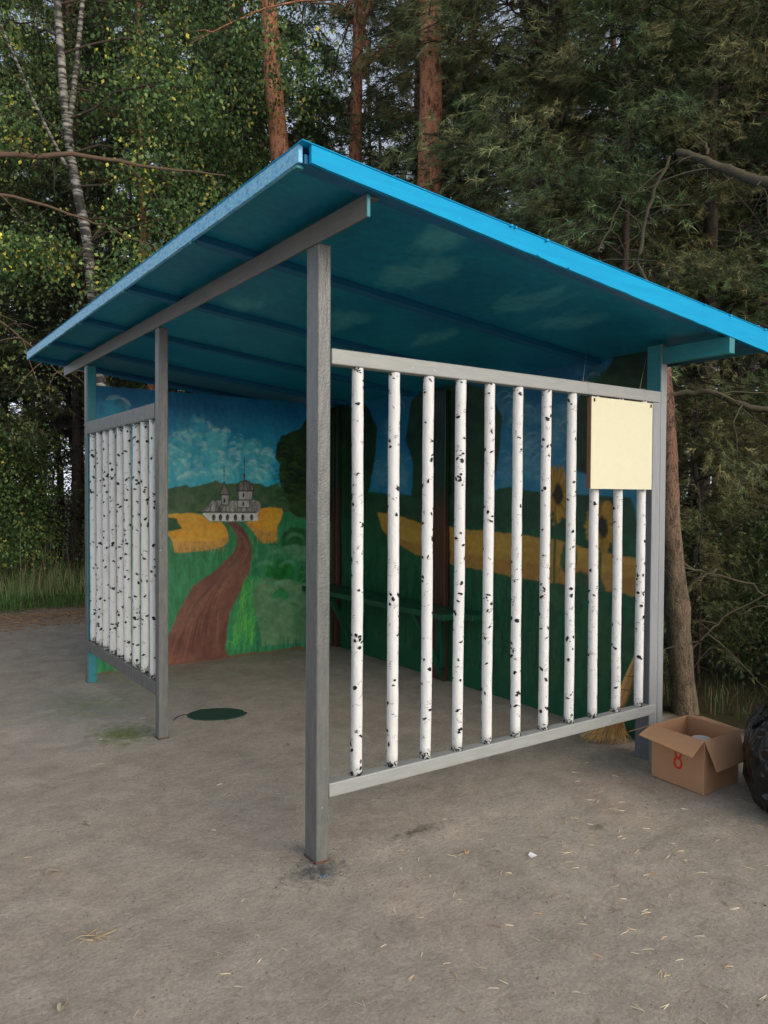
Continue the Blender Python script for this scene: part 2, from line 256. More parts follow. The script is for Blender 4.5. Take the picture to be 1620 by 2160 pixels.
# ------------------------------------------------------------------ ground
def ground_mat():
    m, t, b = newmat('packed_dirt'); v = coords(t)
    big = noise(t, v, 0.9, 5, 0.6, 0.3); mid = noise(t, v, 5.0, 6, 0.65, 0.2); fine = noise(t, v, 75.0, 4, 0.7); grit = noise(t, v, 260.0, 3, 0.7)
    c = ramp(t, big, [(0.36, (0.455, 0.378, 0.300)), (0.45, (0.480, 0.412, 0.335)), (0.55, (0.45, 0.395, 0.318)), (0.66, (0.505, 0.415, 0.332))])
    def mul(c, f, lo, hi, a=0.32, b_=0.68):
        return mix(t, 1.0, c, ramp(t, f, [(a, (lo,) * 3), (b_, (hi,) * 3)]), 'MULTIPLY')
    big2 = noise(t, coords(t, (1.0, 1.0, 1.0)), 2.1, 6, 0.7, 1.5); scr = noise(t, coords(t, (9, 22, 9)), 1.4, 5, 0.7, 2.0)
    c = mul(c, big2, 0.84, 1.10); c = mul(c, mid, 0.86, 1.08); c = mul(c, scr, 0.90, 1.06); c = mul(c, fine, 0.80, 1.16)
    c = mix(t, ramp(t, noise(t, v, 34.0, 4, 0.75), [(0.30, (.75,) * 3), (0.36, (0, 0, 0))]), c, (0.15, 0.135, 0.115))
    c = mix(t, ramp(t, grit, [(0.31, (1,1,1)), (0.37, (0,0,0))]), c, (0.10, 0.09, 0.08))
    c = mix(t, ramp(t, grit, [(0.715, (0,0,0)), (0.755, (1,1,1))]), c, (0.60, 0.57, 0.52))
    # patches with a place of their own: (x, y, rx, ry, colour, threshold)
    def blob(c, x, y, rx, ry, col, lo, hi, nsc=16, amt=1.0):
        mp = t.nodes.new('ShaderNodeMapping'); mp.vector_type = 'TEXTURE'
        mp.inputs['Location'].default_value = (x, y, 0); mp.inputs['Scale'].default_value = (rx, ry, 1)
        tc = t.nodes.new('ShaderNodeTexCoord'); t.links.new(tc.outputs['Object'], mp.inputs['Vector'])
        ln = t.nodes.new('ShaderNodeVectorMath'); ln.operation = 'LENGTH'; t.links.new(mp.outputs[0], ln.inputs[0])
        nn = noise(t, v, nsc, 5, 0.7)
        ma = t.nodes.new('ShaderNodeMath'); ma.operation = 'MULTIPLY_ADD'; t.links.new(nn, ma.inputs[0]); ma.inputs[1].default_value = 1.9; t.links.new(ln.outputs['Value'], ma.inputs[2])
        k = ramp(t, ma.outputs[0], [(lo / 2, (amt,) * 3), (hi / 2, (0, 0, 0))])
        # ramp clamps at 1, so scale the input down
        sc = t.nodes.new('ShaderNodeMath'); sc.operation = 'MULTIPLY'; sc.inputs[1].default_value = 0.5
        t.links.new(ma.outputs[0], sc.inputs[0]); t.links.new(sc.outputs[0], k.node.inputs[0])
        return mix(t, k, c, col)
    c = blob(c, -0.14, 3.02, 0.55, 0.70, (0.22, 0.25, 0.09), 1.05, 1.7, 14, 0.9)
    c = blob(c, -0.14, 2.25, 0.36, 0.42, (0.14, 0.19, 0.035), 1.1, 1.6, 18, 1.0)
    c = blob(c, -0.02, -0.04, 0.22, 0.17, (0.055, 0.062, 0.07), 1.0, 1.7, 30, 0.85)
    c = blob(c, 0.55, 0.02, 0.40, 0.10, (0.05, 0.055, 0.03), 0.8, 1.4, 26, 0.8)
    c = blob(c, 1.28, -0.42, 0.10, 0.05, (0.10, 0.11, 0.045), 0.9, 1.6, 26, 0.7)
    c = blob(c, -0.1, 2.9, 0.9, 1.1, (0.33, 0.335, 0.34), 0.9, 2.0, 6, 0.5)
    c = blob(c, 0.1, 7.6, 2.6, 1.1, (0.30, 0.18, 0.10), 1.0, 1.9, 9, 0.85)
    c = blob(c, -4.5, 7.9, 3.0, 1.1, (0.20, 0.105, 0.05), 1.0, 1.9, 9, 0.85)
    # worn floor under the roof
    # forest floor beyond the clearing
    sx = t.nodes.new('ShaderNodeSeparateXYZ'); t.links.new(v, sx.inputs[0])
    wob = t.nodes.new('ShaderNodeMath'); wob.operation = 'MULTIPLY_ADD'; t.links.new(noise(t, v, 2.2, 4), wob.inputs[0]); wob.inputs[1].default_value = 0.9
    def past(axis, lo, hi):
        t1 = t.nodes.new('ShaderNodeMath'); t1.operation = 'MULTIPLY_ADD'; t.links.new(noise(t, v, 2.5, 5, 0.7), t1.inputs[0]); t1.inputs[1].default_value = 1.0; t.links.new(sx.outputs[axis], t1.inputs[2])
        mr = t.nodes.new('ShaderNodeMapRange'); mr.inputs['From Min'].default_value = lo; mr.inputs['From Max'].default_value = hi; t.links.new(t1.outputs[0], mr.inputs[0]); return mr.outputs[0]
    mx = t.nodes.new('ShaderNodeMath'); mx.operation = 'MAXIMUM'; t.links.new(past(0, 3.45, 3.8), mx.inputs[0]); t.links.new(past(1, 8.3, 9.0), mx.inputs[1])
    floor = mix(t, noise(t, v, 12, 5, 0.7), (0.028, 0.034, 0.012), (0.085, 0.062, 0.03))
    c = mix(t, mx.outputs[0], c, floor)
    t.links.new(c, b.inputs['Base Color']); b.inputs['Roughness'].default_value = 0.92; b.inputs['Specular IOR Level'].default_value = 0.2
    p = bump(t, b, mid, 0.6, 0.03); p = bump(t, b, scr, 0.25, 0.008, p); p = bump(t, b, fine, 0.4, 0.005, p); bump(t, b, grit, 0.7, 0.004, p)
    return m
def ground_z(x, y):
    inside = np.clip((x + 0.1) * 8, 0, 1) * np.clip((2.7 - x) * 8, 0, 1) * np.clip((y + 0.1) * 8, 0, 1) * np.clip((4.2 - y) * 8, 0, 1)
    near = np.exp(-(np.hypot(x - 1, y - 2) / 9) ** 2)
    return (fnoise(x * 0.9, y * 0.9, 3) * 0.022 + fnoise(x * 4, y * 4, 9) * 0.008) * near * (1 - 0.85 * inside) - 0.003
def build_ground():
    def axis(a, b, far):
        near = np.arange(a, b, 0.06); k = np.cumsum(0.08 * 1.35 ** np.arange(28)); k = k[k < far]; k = np.append(k, far)
        return np.concatenate([(a - k)[::-1], near, b + k])
    xs, ys = axis(-4, 5, 400), axis(-4, 9, 400)
    X, Y = np.meshgrid(xs, ys, indexing='ij')
    Z = ground_z(X, Y)
    n1, n2 = len(xs), len(ys); i = np.arange(n1 - 1)[:, None] * n2; j = np.arange(n2 - 1)[None]
    F = np.stack([i + j, i + n2 + j, i + n2 + j + 1, i + j + 1], -1).reshape(-1, 4)
    o = npmesh('ground', np.stack([X, Y, Z], -1).reshape(-1, 3), F, ground_mat(), smooth=True); tag(o, kind='structure')
    return o
build_ground()

# ------------------------------------------------------------------ mural painter (colours per vertex on a fine grid)
class Canvas:
    def __init__(s, a0, a1, b0, b1, step, seed=1, wob=0.008):
        s.a = np.linspace(a0, a1, int((a1 - a0) / step) + 1); s.b = np.linspace(b0, b1, int((b1 - b0) / step) + 1)
        A, B = np.meshgrid(s.a, s.b, indexing='ij'); s.A, s.B = A.ravel(), B.ravel(); s.seed = seed; s.step = step
        s.wa = s.A + fnoise(s.A * 18, s.B * 18, seed) * wob; s.wb = s.B + fnoise(s.A * 18, s.B * 18, seed + 50) * wob
        s.C = np.zeros((len(s.A), 3)); s.rng = np.random.default_rng(seed)
    def lay(s, al, col):
        al = np.clip(al, 0, 1)[:, None]; s.C = s.C * (1 - al) + np.asarray(col) * al
    def tone(s, c1, c2, fa=10, fb=10, seed=0):
        k = np.clip(fnoise(s.A * fa, s.B * fb, seed + s.seed, 4) * 1.3 + 0.5, 0, 1)[:, None]
        return np.asarray(c1) * (1 - k) + np.asarray(c2) * k
    def poly(s, pts, col, soft=0.006, amt=1.0):
        P = np.array(pts, float); pad = soft * 3 + 0.01
        w = (s.wa > P[:, 0].min() - pad) & (s.wa < P[:, 0].max() + pad) & (s.wb > P[:, 1].min() - pad) & (s.wb < P[:, 1].max() + pad)
        ix = np.nonzero(w)[0]
        if not len(ix): return
        x, y = s.wa[ix], s.wb[ix]; ins = np.zeros(len(ix), bool); d = np.full(len(ix), 9.0)
        for (x0, y0), (x1, y1) in zip(P, np.roll(P, -1, 0)):
            c = ((y0 > y) != (y1 > y)) & (x < (x1 - x0) * (y - y0) / (y1 - y0 + 1e-12) + x0); ins ^= c
            L = (x1 - x0) ** 2 + (y1 - y0) ** 2 + 1e-12; t = np.clip(((x - x0) * (x1 - x0) + (y - y0) * (y1 - y0)) / L, 0, 1)
            d = np.minimum(d, np.hypot(x - x0 - t * (x1 - x0), y - y0 - t * (y1 - y0)))
        sd = np.where(ins, d, -d); al = np.clip(sd / soft + 0.5, 0, 1) * amt
        col = np.asarray(col); c = col[ix] if col.ndim == 2 else col
        s.C[ix] = s.C[ix] * (1 - al[:, None]) + c * al[:, None]
    def stroke(s, pts, wid, col, amt=1.0, taper=True):
        P = np.array(pts, float); pad = wid * 2
        ix = np.nonzero((s.A > P[:, 0].min() - pad) & (s.A < P[:, 0].max() + pad) & (s.B > P[:, 1].min() - pad) & (s.B < P[:, 1].max() + pad))[0]
        if not len(ix): return
        x, y = s.A[ix], s.B[ix]; al = np.zeros(len(ix)); n = len(P) - 1
        for k in range(n):
            (x0, y0), (x1, y1) = P[k], P[k + 1]
            L = (x1 - x0) ** 2 + (y1 - y0) ** 2 + 1e-12; t = np.clip(((x - x0) * (x1 - x0) + (y - y0) * (y1 - y0)) / L, 0, 1)
            d = np.hypot(x - x0 - t * (x1 - x0), y - y0 - t * (y1 - y0)); g = (k + t) / n
            ww = wid * (np.sin(np.pi * np.clip(g, 0.06, 0.94)) ** 0.6 if taper else 1.0)
            al = np.maximum(al, np.clip((ww / 2 - d) / (s.step * 0.9) + 0.5, 0, 1))
        al = (al * amt)[:, None]; s.C[ix] = s.C[ix] * (1 - al) + np.asarray(col) * al
    def disc(s, x, y, rx, ry, col, soft=0.3, amt=1.0, ragged=0.25, fr=20):
        r = np.hypot((s.A - x) / rx, (s.B - y) / ry) + fnoise(s.A * fr, s.B * fr, s.seed + 7) * ragged
        al = np.clip((1 - r) / soft, 0, 1) * amt
        if np.asarray(col).ndim == 2: s.C = s.C * (1 - al[:, None]) + col * al[:, None]
        else: s.lay(al, col)
    def curl(s, x, y, r, a0, a1, wid, col, amt):
        a = np.radians(np.linspace(a0, a1, 9)); s.stroke(np.stack([x + r * np.cos(a), y + r * 0.85 * np.sin(a)], -1), wid, col, amt)
    def faces(s):
        na, nb = len(s.a), len(s.b); i = np.arange(na - 1)[:, None] * nb; j = np.arange(nb - 1)[None]
        return np.stack([i + j, i + nb + j, i + nb + j + 1, i + j + 1], -1).reshape(-1, 4)

def paint_left_wall():
    c = Canvas(0.10, 2.52, -0.01, 2.46, 0.0065, 3, 0.010)
    k = np.clip((c.B - 1.55) / 0.8, 0, 1)[:, None]
    skyc = c.tone((0.012, 0.38, 0.52), (0.04, 0.50, 0.58), 8, 8) * (1 - k) + c.tone((0.006, 0.10, 0.22), (0.010, 0.14, 0.27), 5, 5, 4) * k
    c.C = skyc.copy()
    r = c.rng
    cl = [(r.uniform(0.12, 1.80), r.uniform(1.62, 2.10)) for q in range(75)]       # heaped cloud lobes, far ones first
    cl = [p for p in cl if p[1] < 2.16 - 0.16 * max(0, p[0] - 0.7)] + [tuple(p) for p in WL['clouds']] + [(0.3, 2.25), (0.45, 2.2)]
    c.disc(0.75, 1.82, 1.0, 0.30, (0.06, 0.42, 0.50), 0.7, 0.7, 0.5, 8)
    for x, y in sorted(cl, key=lambda p: -p[1]):
        R_ = r.uniform(0.03, 0.075) if r.random() < .5 else r.uniform(.08, .15); c.disc(x, y, R_, R_ * .85, ((0.06, 0.40, 0.48), (0.12, 0.50, 0.52), (0.03, 0.33, 0.45))[int(r.integers(3))], 0.6, 0.6, 0.7, 16)
        for e in range(4):
            a0 = r.uniform(-30, 110); c.curl(x + r.normal(0, .015), y + r.normal(0, .015), R_ * r.uniform(.5, 1.0), a0, a0 + r.uniform(30, 100), r.uniform(0.012, 0.050), ((0.66, 0.82, 0.70), (0.40, 0.66, 0.60), (0.05, 0.36, 0.46), (0.46, 0.70, 0.62))[e], r.uniform(0.10, 0.30))
    c.poly([(1.8, 1.3), (2.6, 1.3), (2.6, 1.62), (1.8, 1.62)], (0.03, 0.085, 0.035), 0.01); c.poly(WL['hill'], c.tone((0.030, 0.085, 0.035), (0.070, 0.12, 0.052), 14, 14, 8), 0.012)
    for q in range(240):
        x, y = r.uniform(0.1, 1.9), r.uniform(1.36, 1.63); c.curl(x, y, r.uniform(.01, .03), 20, 160, 0.007, (0.06, 0.12, 0.055), 0.3)
    grass = c.tone((0.015, 0.145, 0.055), (0.032, 0.21, 0.08), 30, 6, 12)
    c.poly([(0, 1.37), (2.6, 1.37), (2.6, -0.1), (0, -0.1)], grass, 0.01)
    for q in range(900):
        x, y = r.uniform(0.1, 2.1), r.uniform(0.0, 1.08); h = r.uniform(0.05, 0.16); dx = r.normal(0, 0.02)
        c.stroke([(x, y), (x + dx * 0.4, y + h * 0.6), (x + dx, y + h)], 0.010, ((0.035, 0.19, 0.075), (0.008, 0.07, 0.03), (0.05, 0.21, 0.09))[q % 3], 0.45)
    yel, ocr = c.tone((0.60, 0.27, 0.022), (0.62, 0.32, 0.034), 8, 16, 20), c.tone((0.40, 0.20, 0.045), (0.50, 0.27, 0.06), 40, 8, 24)
    for a, b in (('fieldL', 'fieldLb'), ('fieldR', 'fieldRb')):
        c.poly(WL[a], yel, 0.008); c.poly(WL[b], ocr, 0.012, 0.9)
        P = np.array(WL[b])
        for q in range(70):
            x = r.uniform(P[:, 0].min(), P[:, 0].max()); y = np.interp(x, np.sort(P[:, 0]), P[np.argsort(P[:, 0]), 1]) if False else P[:, 1].min() + 0.02
            c.stroke([(x, y + r.uniform(0, .03)), (x + r.normal(0, .004), y - r.uniform(0, .03))], 0.006, (0.42, 0.22, 0.05) if q % 2 else (0.02, 0.11, 0.04), 0.6)
    c.poly(WL['bushL'], (0.012, 0.07, 0.03), 0.01)
    c.poly(WL['path'], c.tone((0.105, 0.042, 0.030), (0.165, 0.070, 0.048), 9, 5, 30), 0.02)
    PA = np.array([(1.36, 1.26), (1.47, 1.15), (1.51, 1.02), (1.42, 0.88), (1.28, 0.74), (1.16, 0.58), (1.08, 0.40), (1.04, 0.2), (1.02, 0.0)])
    for q in range(130):
        k0 = r.uniform(0, 6.5); ks = k0 + np.linspace(0, 1.4, 5); off = r.uniform(-1, 1)
        x = np.interp(ks, range(9), PA[:, 0]); y = np.interp(ks, range(9), PA[:, 1]); wdt = np.interp(ks, [0, 4, 8], [0.015, 0.09, 0.27])
        c.stroke(np.stack([x + off * wdt, y], -1), r.uniform(0.008, 0.022), ((0.20, 0.085, 0.05), (0.06, 0.024, 0.018), (0.15, 0.07, 0.055), (0.19, 0.10, 0.055))[q % 4], 0.38)
    for q in range(260):                                                            # bright grass to the right of the path
        y0 = r.uniform(0.02, 0.62); x0 = 1.36 + y0 * 0.22 + r.uniform(0.0, 0.22); h = r.uniform(0.08, 0.2)
        c.stroke([(x0, y0), (x0 + r.normal(0.0, .01), y0 + h * .6), (x0 + r.normal(0.02, .03), y0 + h)], 0.011,
                 ((0.06, 0.34, 0.05), (0.03, 0.24, 0.08), (0.12, 0.40, 0.06), (0.04, 0.20, 0.07))[q % 4], 0.55)
    c.poly(WL['tree'], c.tone((0.004, 0.016, 0.006), (0.022, 0.055, 0.012), 7, 7, 40), 0.015)
    for q in range(60):
        x, y = r.uniform(1.85, 2.15), r.uniform(1.40, 2.05)
        c.curl(x, y, r.uniform(.03, .07), 10, 150, 0.022, (0.035, 0.11, 0.014) if q % 2 else (0.004, 0.018, 0.006), 0.4)
    c.poly(WL['bushg'], c.tone((0.07, 0.165, 0.08), (0.11, 0.22, 0.11), 10, 10, 44), 0.02)
    for k_, cc in (('bush1', (0.010, 0.085, 0.022)), ('bush1l', (0.06, 0.17, 0.085)), ('bush2', (0.008, 0.13, 0.022)), ('bush3', (0.010, 0.12, 0.03)), ('bush4', (0.014, 0.15, 0.045))):
        c.poly(WL[k_], c.tone(tuple(v * 0.7 for v in cc), tuple(v * 1.25 for v in cc), 12, 12, 50), 0.016)
    for q in range(170):
        x, y = r.uniform(1.62, 2.45), r.uniform(0.12, 1.05); a0 = r.uniform(-30, 120)
        c.curl(x, y, r.uniform(.03, .12), a0, a0 + r.uniform(30, 90), r.uniform(.012, .04), ((0.05, 0.17, 0.07), (0.12, 0.27, 0.14), (0.02, 0.10, 0.035), (0.03, 0.20, 0.06))[q % 4], r.uniform(.15, .4))
    for x, y, rr in ((1.72, 0.79, 0.13), (1.84, 0.90, 0.12), (1.98, 0.80, 0.11), (1.70, 0.60, 0.14), (1.90, 0.55, 0.16), (2.05, 1.06, 0.12), (1.80, 0.44, 0.1), (2.0, 0.40, 0.13)):
        for q in range(5): c.curl(x, y, rr * (0.75 + q * 0.07), 25 + r.uniform(-10, 20), 155 + r.uniform(-20, 20), 0.018, (0.10, 0.26, 0.15), 0.28)
    for q in range(70):
        x = r.uniform(1.55, 2.45); c.stroke([(x, 0.0), (x + r.normal(0, .01), r.uniform(.06, .15))], 0.018, ((0.012, 0.08, 0.04), (0.03, 0.22, 0.13), (0.02, 0.13, 0.06))[q % 3], 0.5)
    c.lay(np.clip((0.035 + fnoise(c.A * 6, c.B * 0 + 3, 5) * 0.03 - c.B) / 0.02, 0, 1) * 0.8, (0.13, 0.055, 0.035))   # brown skirting line
    c.C = np.minimum(c.C * 1.6, 0.93)
    # the little white church
    wht, gry, blk = (0.66, 0.64, 0.56), (0.26, 0.25, 0.22), (0.022, 0.02, 0.018)
    c.wa, c.wb = c.A + (c.wa - c.A) * .25, c.B + (c.wb - c.B) * .25
    c.poly(WL['body'], c.tone((0.86, 0.84, 0.76), (0.93, 0.91, 0.85), 16, 16, 60), 0.006)
    c.poly(WL['roof'], c.tone((0.14, 0.14, 0.12), (0.62, 0.60, 0.54), 60, 10, 61), 0.006)
    R0 = np.array(WL['roof'])
    for q in range(46):
        x = r.uniform(1.08, 1.60); c.stroke([(x, 1.382), (x + 0.05, 1.485)], 0.007, blk if q % 3 else (0.42, 0.41, 0.38), 0.5)
    for x0, x1 in ((1.04, 1.63),): c.stroke([(x0, 1.378), ((x0 + x1) / 2, 1.374), (x1, 1.372)], 0.014, blk, 0.9, False)
    for k_ in ('towL', 'lowR', 'drumR'): c.poly(WL[k_], c.tone((0.50, 0.48, 0.43), (0.90, 0.88, 0.80), 14, 8, 62), 0.006)
    c.poly(WL['coneL'], gry, 0.006); c.poly(WL['dome'], c.tone((0.14, 0.12, 0.10), (0.45, 0.41, 0.35), 30, 5, 63), 0.006)
    def edge(P, cols=blk, wd=0.009, amt=0.8):
        P = list(P) + [P[0]]
        for p, q in zip(P[:-1], P[1:]): c.stroke([p, q], wd, cols, amt, False)
    for k_ in ('towL', 'coneL', 'lowR', 'drumR', 'dome'): edge(WL[k_])
    for x, y in WL['arch']:
        c.disc(x, y - 0.004, 0.019, 0.036, blk, 0.25, 1, 0.08); c.disc(x + 0.004, y - 0.012, 0.010, 0.022, (0.16, 0.15, 0.15), 0.5, 0.8, 0.1)
    for x, y in WL['win']: c.disc(x, y, 0.011, 0.026, blk, 0.3, 1, 0.1)
    d = WL['dome']; cx = (d[0][0] + d[-1][0]) / 2
    for o in (-0.05, -0.02, 0.02, 0.05): c.stroke([(cx + o * 0.3, d[3][1]), (cx + o * .9, (d[3][1] + d[0][1]) / 2), (cx + o * 1.3, d[0][1])], 0.008, blk, 0.7, False)
    bb = WL['ball']; c.disc(*bb[0], 0.017, 0.018, blk, 0.3, 1, 0.1); c.stroke([bb[0], (bb[0][0], d[3][1])], 0.014, gry, 1, False)
    for p in bb[1:]: c.disc(*p, 0.010, 0.009, blk, 0.4, 1, 0.1)
    s_ = WL['sp']; c.stroke(s_[0:2], 0.006, blk, 0.9, False); c.stroke(s_[2:4], 0.006, blk, 0.9, False)
    return c

def paint_back_wall():
    c = Canvas(0.12, 4.0, -0.01, 2.50, 0.0085, 9, 0.012); r = c.rng
    k = np.clip((c.B - 1.6) / 0.8, 0, 1)[:, None]
    c.C = c.tone((0.012, 0.20, 0.38), (0.03, 0.27, 0.42), 8, 8) * (1 - k) + c.tone((0.008, 0.12, 0.26), (0.012, 0.17, 0.32), 5, 5, 4) * k
    for x, y in WB['cloudb'] + [(0.5, 2.0), (0.8, 2.1), (1.2, 1.95), (0.6, 2.3)]:
        c.disc(x, y, 0.20, 0.13, (0.12, 0.34, 0.44), 0.8, 0.5, 0.8, 10)
        for q in range(6):
            a0 = r.uniform(0, 60); c.curl(x + r.normal(0, .1), y + r.normal(0, .07), r.uniform(.04, .10), a0, a0 + r.uniform(70, 160), r.uniform(.01, .02), (0.26, 0.44, 0.50), r.uniform(.2, .5))
    c.poly(WB['hillb'], c.tone((0.010, 0.055, 0.028), (0.022, 0.085, 0.04), 10, 10, 8), 0.012)
    c.poly([(-.1, 1.30), (4.1, 1.30), (4.1, -.1), (-.1, -.1)], c.tone((0.008, 0.075, 0.034), (0.016, 0.115, 0.05), 20, 5, 12), 0.02)
    for q in range(700):
        x, y = r.uniform(0, 4), r.uniform(0, 0.95); h = r.uniform(.08, .22)
        c.stroke([(x, y), (x + r.normal(0, .01), y + h * .6), (x + r.normal(0, .03), y + h)], 0.013, ((0.02, 0.15, 0.06), (0.005, 0.05, 0.022))[q % 2], 0.4)
    c.poly(WB['field'], c.tone((0.46, 0.27, 0.05), (0.55, 0.33, 0.06), 5, 14, 20), 0.01)
    c.poly(WB['fieldb'], c.tone((0.34, 0.17, 0.04), (0.42, 0.22, 0.05), 20, 8, 24), 0.02, 0.8)
    for kk, a in (('crown1', 41), ('crown2', 42), ('treeR', 43)):
        c.poly(WB[kk], c.tone((0.006, 0.028, 0.012), (0.018, 0.062, 0.020), 6, 6, a), 0.02)
        P = np.array(WB[kk])
        for q in range(90):
            x, y = r.uniform(P[:, 0].min() + .1, P[:, 0].max() - .1), r.uniform(P[:, 1].min() + .1, P[:, 1].max() - .1)
            c.disc(x, y, r.uniform(.03, .08), r.uniform(.03, .06), (0.014, 0.075, 0.018) if q % 2 else (0.004, 0.02, 0.008), 0.6, 0.35, .5, 14)
    for ox in (3.93, 2.22): c.poly([(ox - .10, 0.5), (ox + .10, 0.5), (ox + .06, 1.5), (ox - .06, 1.5)], (0.05, 0.022, 0.016), 0.02)
    for (x, y), rx, ry in zip(WB['flower'], (0.12, 0.13), (0.20, 0.17)):
        c.disc(x, y, rx, ry, (0.42, 0.24, 0.03), 0.12, 1, 0.5, 26)
        for q in range(60):
            a = r.uniform(0, 6.28); c.stroke([(x + rx * .45 * math.cos(a), y + ry * .45 * math.sin(a)), (x + rx * 1.05 * math.cos(a), y + ry * 1.05 * math.sin(a))], 0.014, ((0.55, 0.34, 0.04), (0.26, 0.14, 0.02))[q % 2], 0.6)
        c.disc(x - .02, y, rx * .42, ry * .5, (0.03, 0.02, 0.008), 0.3, 1, 0.4)
        c.stroke([(x, y - ry), (x + .01, y - .5), (x, 0.4)], 0.022, (0.04, 0.10, 0.035), 0.9, False)
    for (x, y) in WB['leaf'] + [(0.55, 0.72), (0.35, 0.6), (0.8, 0.5), (0.2, 0.8)]:
        c.disc(x, y, 0.085, 0.12, c.tone((0.012, 0.075, 0.035), (0.035, 0.12, 0.05), 10, 10, 70), 0.2, 0.95, 0.25)
    for q in range(26):
        x = r.uniform(.1, 1.1); c.disc(x, r.uniform(.15, .75), .06, .13, ((0.02, 0.11, 0.04), (0.035, 0.10, 0.035), (0.01, 0.06, 0.03))[q % 3], .4, .5, .3)
    c.lay(np.clip((0.17 - c.B) / 0.01, 0, 1) * 0.85, (0.008, 0.10, 0.045))
    return c

def paint_ceiling():
    c = Canvas(-0.30, 2.95, -0.40, 4.47, 0.016, 21, 0.02); r = c.rng
    c.C = c.tone((0.006, 0.19, 0.35), (0.008, 0.25, 0.38), 3, 3, 3)
    k = np.clip((c.B - 1.0) / 3.0, 0, 1)[:, None]; c.C = c.C * (1 - k * .5) + c.tone((0.008, 0.22, 0.35), (0.012, 0.27, 0.37), 4, 4, 9) * k * .5
    for kk, am in (('c1', .85), ('c2', .9), ('c3', .75), ('c4', .7), ('c5', .6), ('c6', .7), ('c7', .5)):
        c.poly(WC[kk], c.tone((0.05, 0.36, 0.45), (0.10, 0.43, 0.50), 14, 14, 5), 0.05, am * .85)
        P = np.array(WC[kk]); lo, hi = P.min(0), P.max(0)
        for q in range(9):
            x, y = r.uniform(lo[0], hi[0]), r.uniform(lo[1], hi[1]); L = r.uniform(.08, .22); c.stroke([(x - L * .3, y - L), (x, y), (x + L * .3, y + L * .8)], r.uniform(.03, .07), (0.08, .42, .50), r.uniform(.15, .4))
    for q in range(14):
        x, y = r.uniform(0, 2.6), r.uniform(1.6, 4.2); c.disc(x, y, r.uniform(.1, .25), r.uniform(.05, .12), (0.03, 0.33, 0.42), .6, .4, .6, 8)
    return c
# ------------------------------------------------------------------ the bus shelter
BEV = 0.004
sh = empty('bus_shelter', (0, 0, 0))
tag(sh, 'open wooden bus shelter with blue roof, grey posts, birch-painted poles and murals inside', 'bus shelter')
def part(mb, name, mat, parent=sh, bevel=BEV, smooth=False): return mb.build(name, mat, parent, smooth, bevel)
def one(name, mat, a, b, parent=sh, bevel=BEV):
    m = MB(); m.box(a, b); return m.build(name, mat, parent, False, bevel)
# posts (each a mesh of its own); rough foot of rust at the ground
def post(x0, y0, x1, y1, z1, mat, label=None, rust=True):
    m = MB(); n = 14
    for k in range(n):                                                  # slight waviness of hand-painted timber
        pass
    m.box((x0, y0, -0.06), (x1, y1, z1)); o = m.build('post', mat, sh, False, 0.006)
    if label: o['label'] = label
    if rust:
        q = MB(); q.box((x0 - .003, y0 - .003, -0.05), (x1 + .003, y1 + .003, 0.006)); q.build('rusty_foot', RUST, o, False, 0.004)
    return o
post(0.0, 0.0, 0.062, 0.100, 2.587, GREY_POST)
post(0.0, 1.978, 0.062, 2.048, 2.587, GREY_POST)
o = post(0.0, 3.728, 0.072, 3.80, 2.587, GREY_POST, 'corner post painted grey outside and teal inside', False)
o = post(2.315, 0.0, 2.370, 0.100, 2.440, GREY_POST_LIGHT, 'light grey rear corner post')
one('post', GREY_POST_LIGHT, (2.2425, 0.001, -0.03), (2.3142, 0.097, 2.160))
one('post_side_shade', paint('shaded_side_grey', (0.13, 0.14, 0.155), (0.10, 0.108, 0.12), 0.35, (45, 45, 5), 0.9, (0.3, 0.31, 0.32), 0.5), (2.239, 0.004, -0.02), (2.242, 0.095, 2.092), sh, 0)  # thin darker grey sheet: shade on the post's side face put into colour
one('corner_trim', TEAL, (2.3105, 0.003, 2.161), (2.3145, 0.097, 2.435))
one('corner_trim', TEAL, (0.004, 3.716, 0.0), (0.074, 3.7275, 2.58))
# beams
def cbeam(name, mat, x0, x1, y0, y1, za, zb, th=0.012):
    m = MB(); m.box((x0, y0, za), (x0 + th, y1, zb)); m.box((x0 + th, y0 + .004, zb - th), (x1, y1, zb - .0015)); return m.build(name, mat, sh, False, 0.003)
cbeam('front_beam', GREY_BEAM, -0.010, 0.05, -0.372, 4.47, 2.582, 2.668)
one('front_beam_end', TEAL, (-0.012, -0.378, 2.580), (0.004, -0.372, 2.668))
m = MB(); m.box((2.318, -0.42, 2.325), (2.368, -0.002, 2.418)); part(m, 'rear_beam', TEAL)
# rails
def rail(mat, a, b): return one('rail', mat, a, b, sh, 0.005)
rail(GREY_RAIL, (0.064, -0.006, 2.094), (2.300, 0.050, 2.160))
rail(GREY_RAIL, (0.058, -0.008, 0.268), (2.298, 0.050, 0.328))
rail(GREY_POST, (-0.004, 2.052, 2.022), (0.052, 3.726, 2.122))
rail(GREY_POST, (-0.004, 2.052, 0.266), (0.052, 3.726, 0.352))
